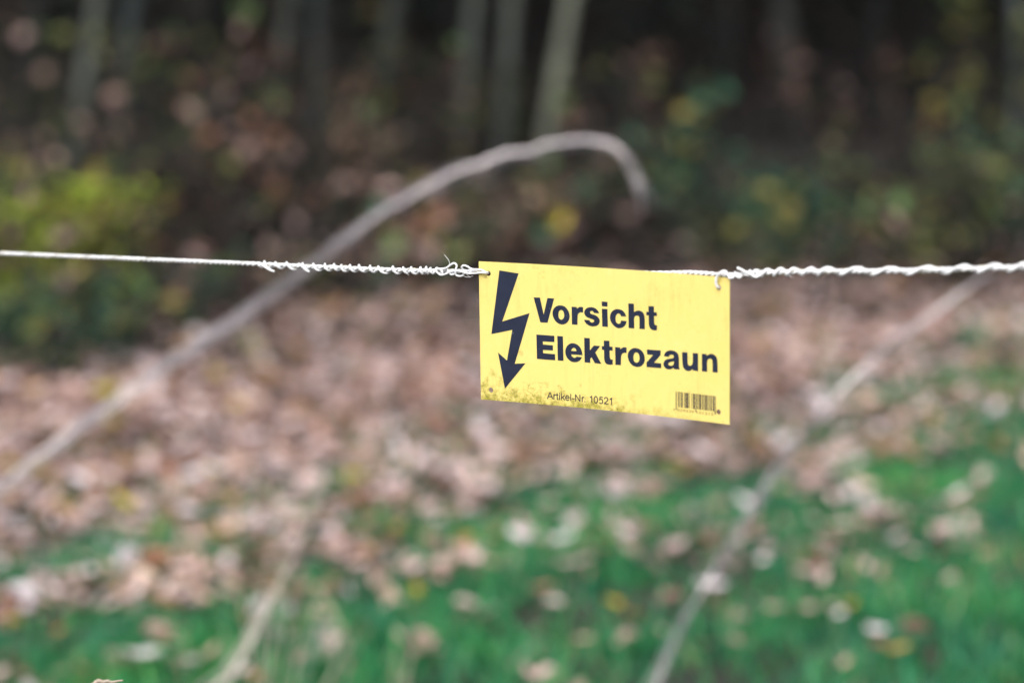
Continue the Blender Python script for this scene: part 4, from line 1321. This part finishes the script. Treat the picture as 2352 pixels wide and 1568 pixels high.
for kk in range(2):
    helix_strand(lambda u: -2 * math.pi * (u + 1.2 * math.sin(u * .11)) / 9.5, .86, .92, 'strand', kk * math.pi, lump=.05)
helix_strand(lambda u: -2 * math.pi * u / 31.0, 1.5, .22, 'conductor_wire', 1.0, -560, 480, 5, .1, M_WIRE)
LP = [-199, -193.8, -183.2, -172.7, -157.7, -147.8, -136.9, -128.6, -121.8, -114.0, -105.8, -95.7, -88.5, -75.2, -66.2, -59.2, -50.8, -46.1, -42.4, -36.8, -30]
RP = [213, 219, 227.5, 236.9, 246.2, 258.5, 269.7, 289.9, 313.7, 339.0, 364.0, 384.7, 404.3, 424, 447, 466]
helix_strand(lambda u: 2 * math.pi * float(np.interp(u, LP, range(len(LP)))), 2.35, .88, 'wrapped_tail', .0, -199, -30, 7, .09)
helix_strand(lambda u: -2 * math.pi * float(np.interp(u, RP, range(len(RP)))), 2.2, 1.08, 'wrapped_tail', .3, 213, 466, 7, .07)


def loop(name, pts, r, n=8):
    B = Batch()
    B.tube([p / 1000 for p in spline(pts, n)], r / 1000, 7)
    return B.build(name, M_TWINE, twine)


# ends of the wrapped tail
loop('tail_end', [(-196, -12.0, 1.6), (-192, -13.8, 2.6), (-187, -16.2, 2.4), (-182.6, -17.6, 1.8)], .85)
loop('tail_end', [(-160, -10.4, 1.2), (-156.5, -11.6, 2.6), (-153.0, -14.4, 2.2), (-149.8, -16.0, 1.6)], .8)
# left knot and the loop through the upper left hole
loop('knot', [(-38, -10.5, 1.2), (-34, -7.4, 2.0), (-27, -6.2, 2.3), (-23.0, -3.6, 2.2), (-19.8, -2.2, 2.0), (-17.4, -3.8, 2.2), (-18.2, -7.4, 2.8), (-18.0, -10.6, 2.2), (-14.4, -11.2, 1.0), (-12.4, -8.4, -.4),
              (-14.2, -5.2, .6), (-11.8, -3.4, 1.8), (-8.0, -4.0, 2.2), (-4.6, -5.6, 2.0), (0, -5.6, 1.7), (3.8, -6.0, 1.5), (6.3, -7.3, 1.0), (6.8, -7.7, -1.6)], .74)
loop('knot', [(-36, -8.5, 2.0), (-31.5, -11.2, 2.4), (-26.5, -10.2, 2.6), (-22.0, -8.0, 2.4), (-16.0, -7.6, 2.2), (-9.0, -8.8, 1.6), (-3.0, -8.6, 1.2), (3.0, -7.7, 1.5), (6.2, -7.9, .9), (6.8, -8.3, -1.8)], .74)
loop('knot', [(-35, -7.0, .8), (-31.6, -7.2, 2.2), (-29.6, -9.6, 2.5), (-31.0, -11.6, 1.2), (-33.6, -10.0, -.6), (-28.0, -7.2, .4), (-24.2, -8.4, 2.2), (-22.6, -10.6, 1.8), (-19.0, -9.6, .6)], .74)
loop('loose_fibre', [(-24.9, -5.3, 2.2), (-23.5, -2.6, 2.4), (-24.4, .2, 2.5), (-27.9, 3.6, 2.3)], .16)
loop('loose_fibre', [(-14, -10.5, 2.0), (-8, -11.6, 2.2), (-4, -10.4, 2.0)], .12)
# right knot and the loop through the upper right hole
loop('knot', [(191.6, -7.4, -1.6), (191.5, -6.6, .8), (190.7, -4.2, 1.6), (191.0, -.5, 1.8), (193.4, 2.8, 1.9), (196.8, 4.4, 1.2), (199.4, 2.4, 1.6), (201.0, .2, 1.8), (203.4, 1.0, 1.0)], .95)
loop('knot', [(196.0, 3.6, -1.0), (198.0, 4.4, 1.4), (200.0, 1.6, 2.0), (202.6, .2, 1.4), (203.6, 2.2, -.6), (204.6, 4.0, .8), (206.0, 2.0, 1.8), (208.0, .8, 1.2), (209.6, 3.0, -.6), (210.6, 5.4, .9), (212.6, 3.2, 1.9), (215.4, 2.6, 1.2)], .85)
loop('tail_end', [(206.8, 7.2, 1.6), (209.4, 6.6, 2.2), (212.8, 5.2, 2.5), (216.5, 4.0, 2.2), (220.5, 2.0, 1.6), (223.0, 3.6, .4), (225.0, 6.4, .6)], .95)

# fine frayed fibres along the twine
for u_, v_, dx, dy in [(-262, -14.6, 3, 2.4), (-118, -11.4, -3, 3.0), (-63, -10.2, 4, -3.2), (-24, -7.0, -4, -4.4), (-11, -7.4, 5, -4.2), (205, 2.2, 4, 5.0), (243, 6.4, 5, -3.4), (300, 10.4, -4, 3.6), (-352, -16.8, 4, 2.2), (-410, -18.1, -3, -2.4)]:
    loop('loose_fibre', [(u_, v_, 1.6), (u_ + dx * .4, v_ + dy * .55, 2.0), (u_ + dx, v_ + dy, 2.2)], .10, 4)
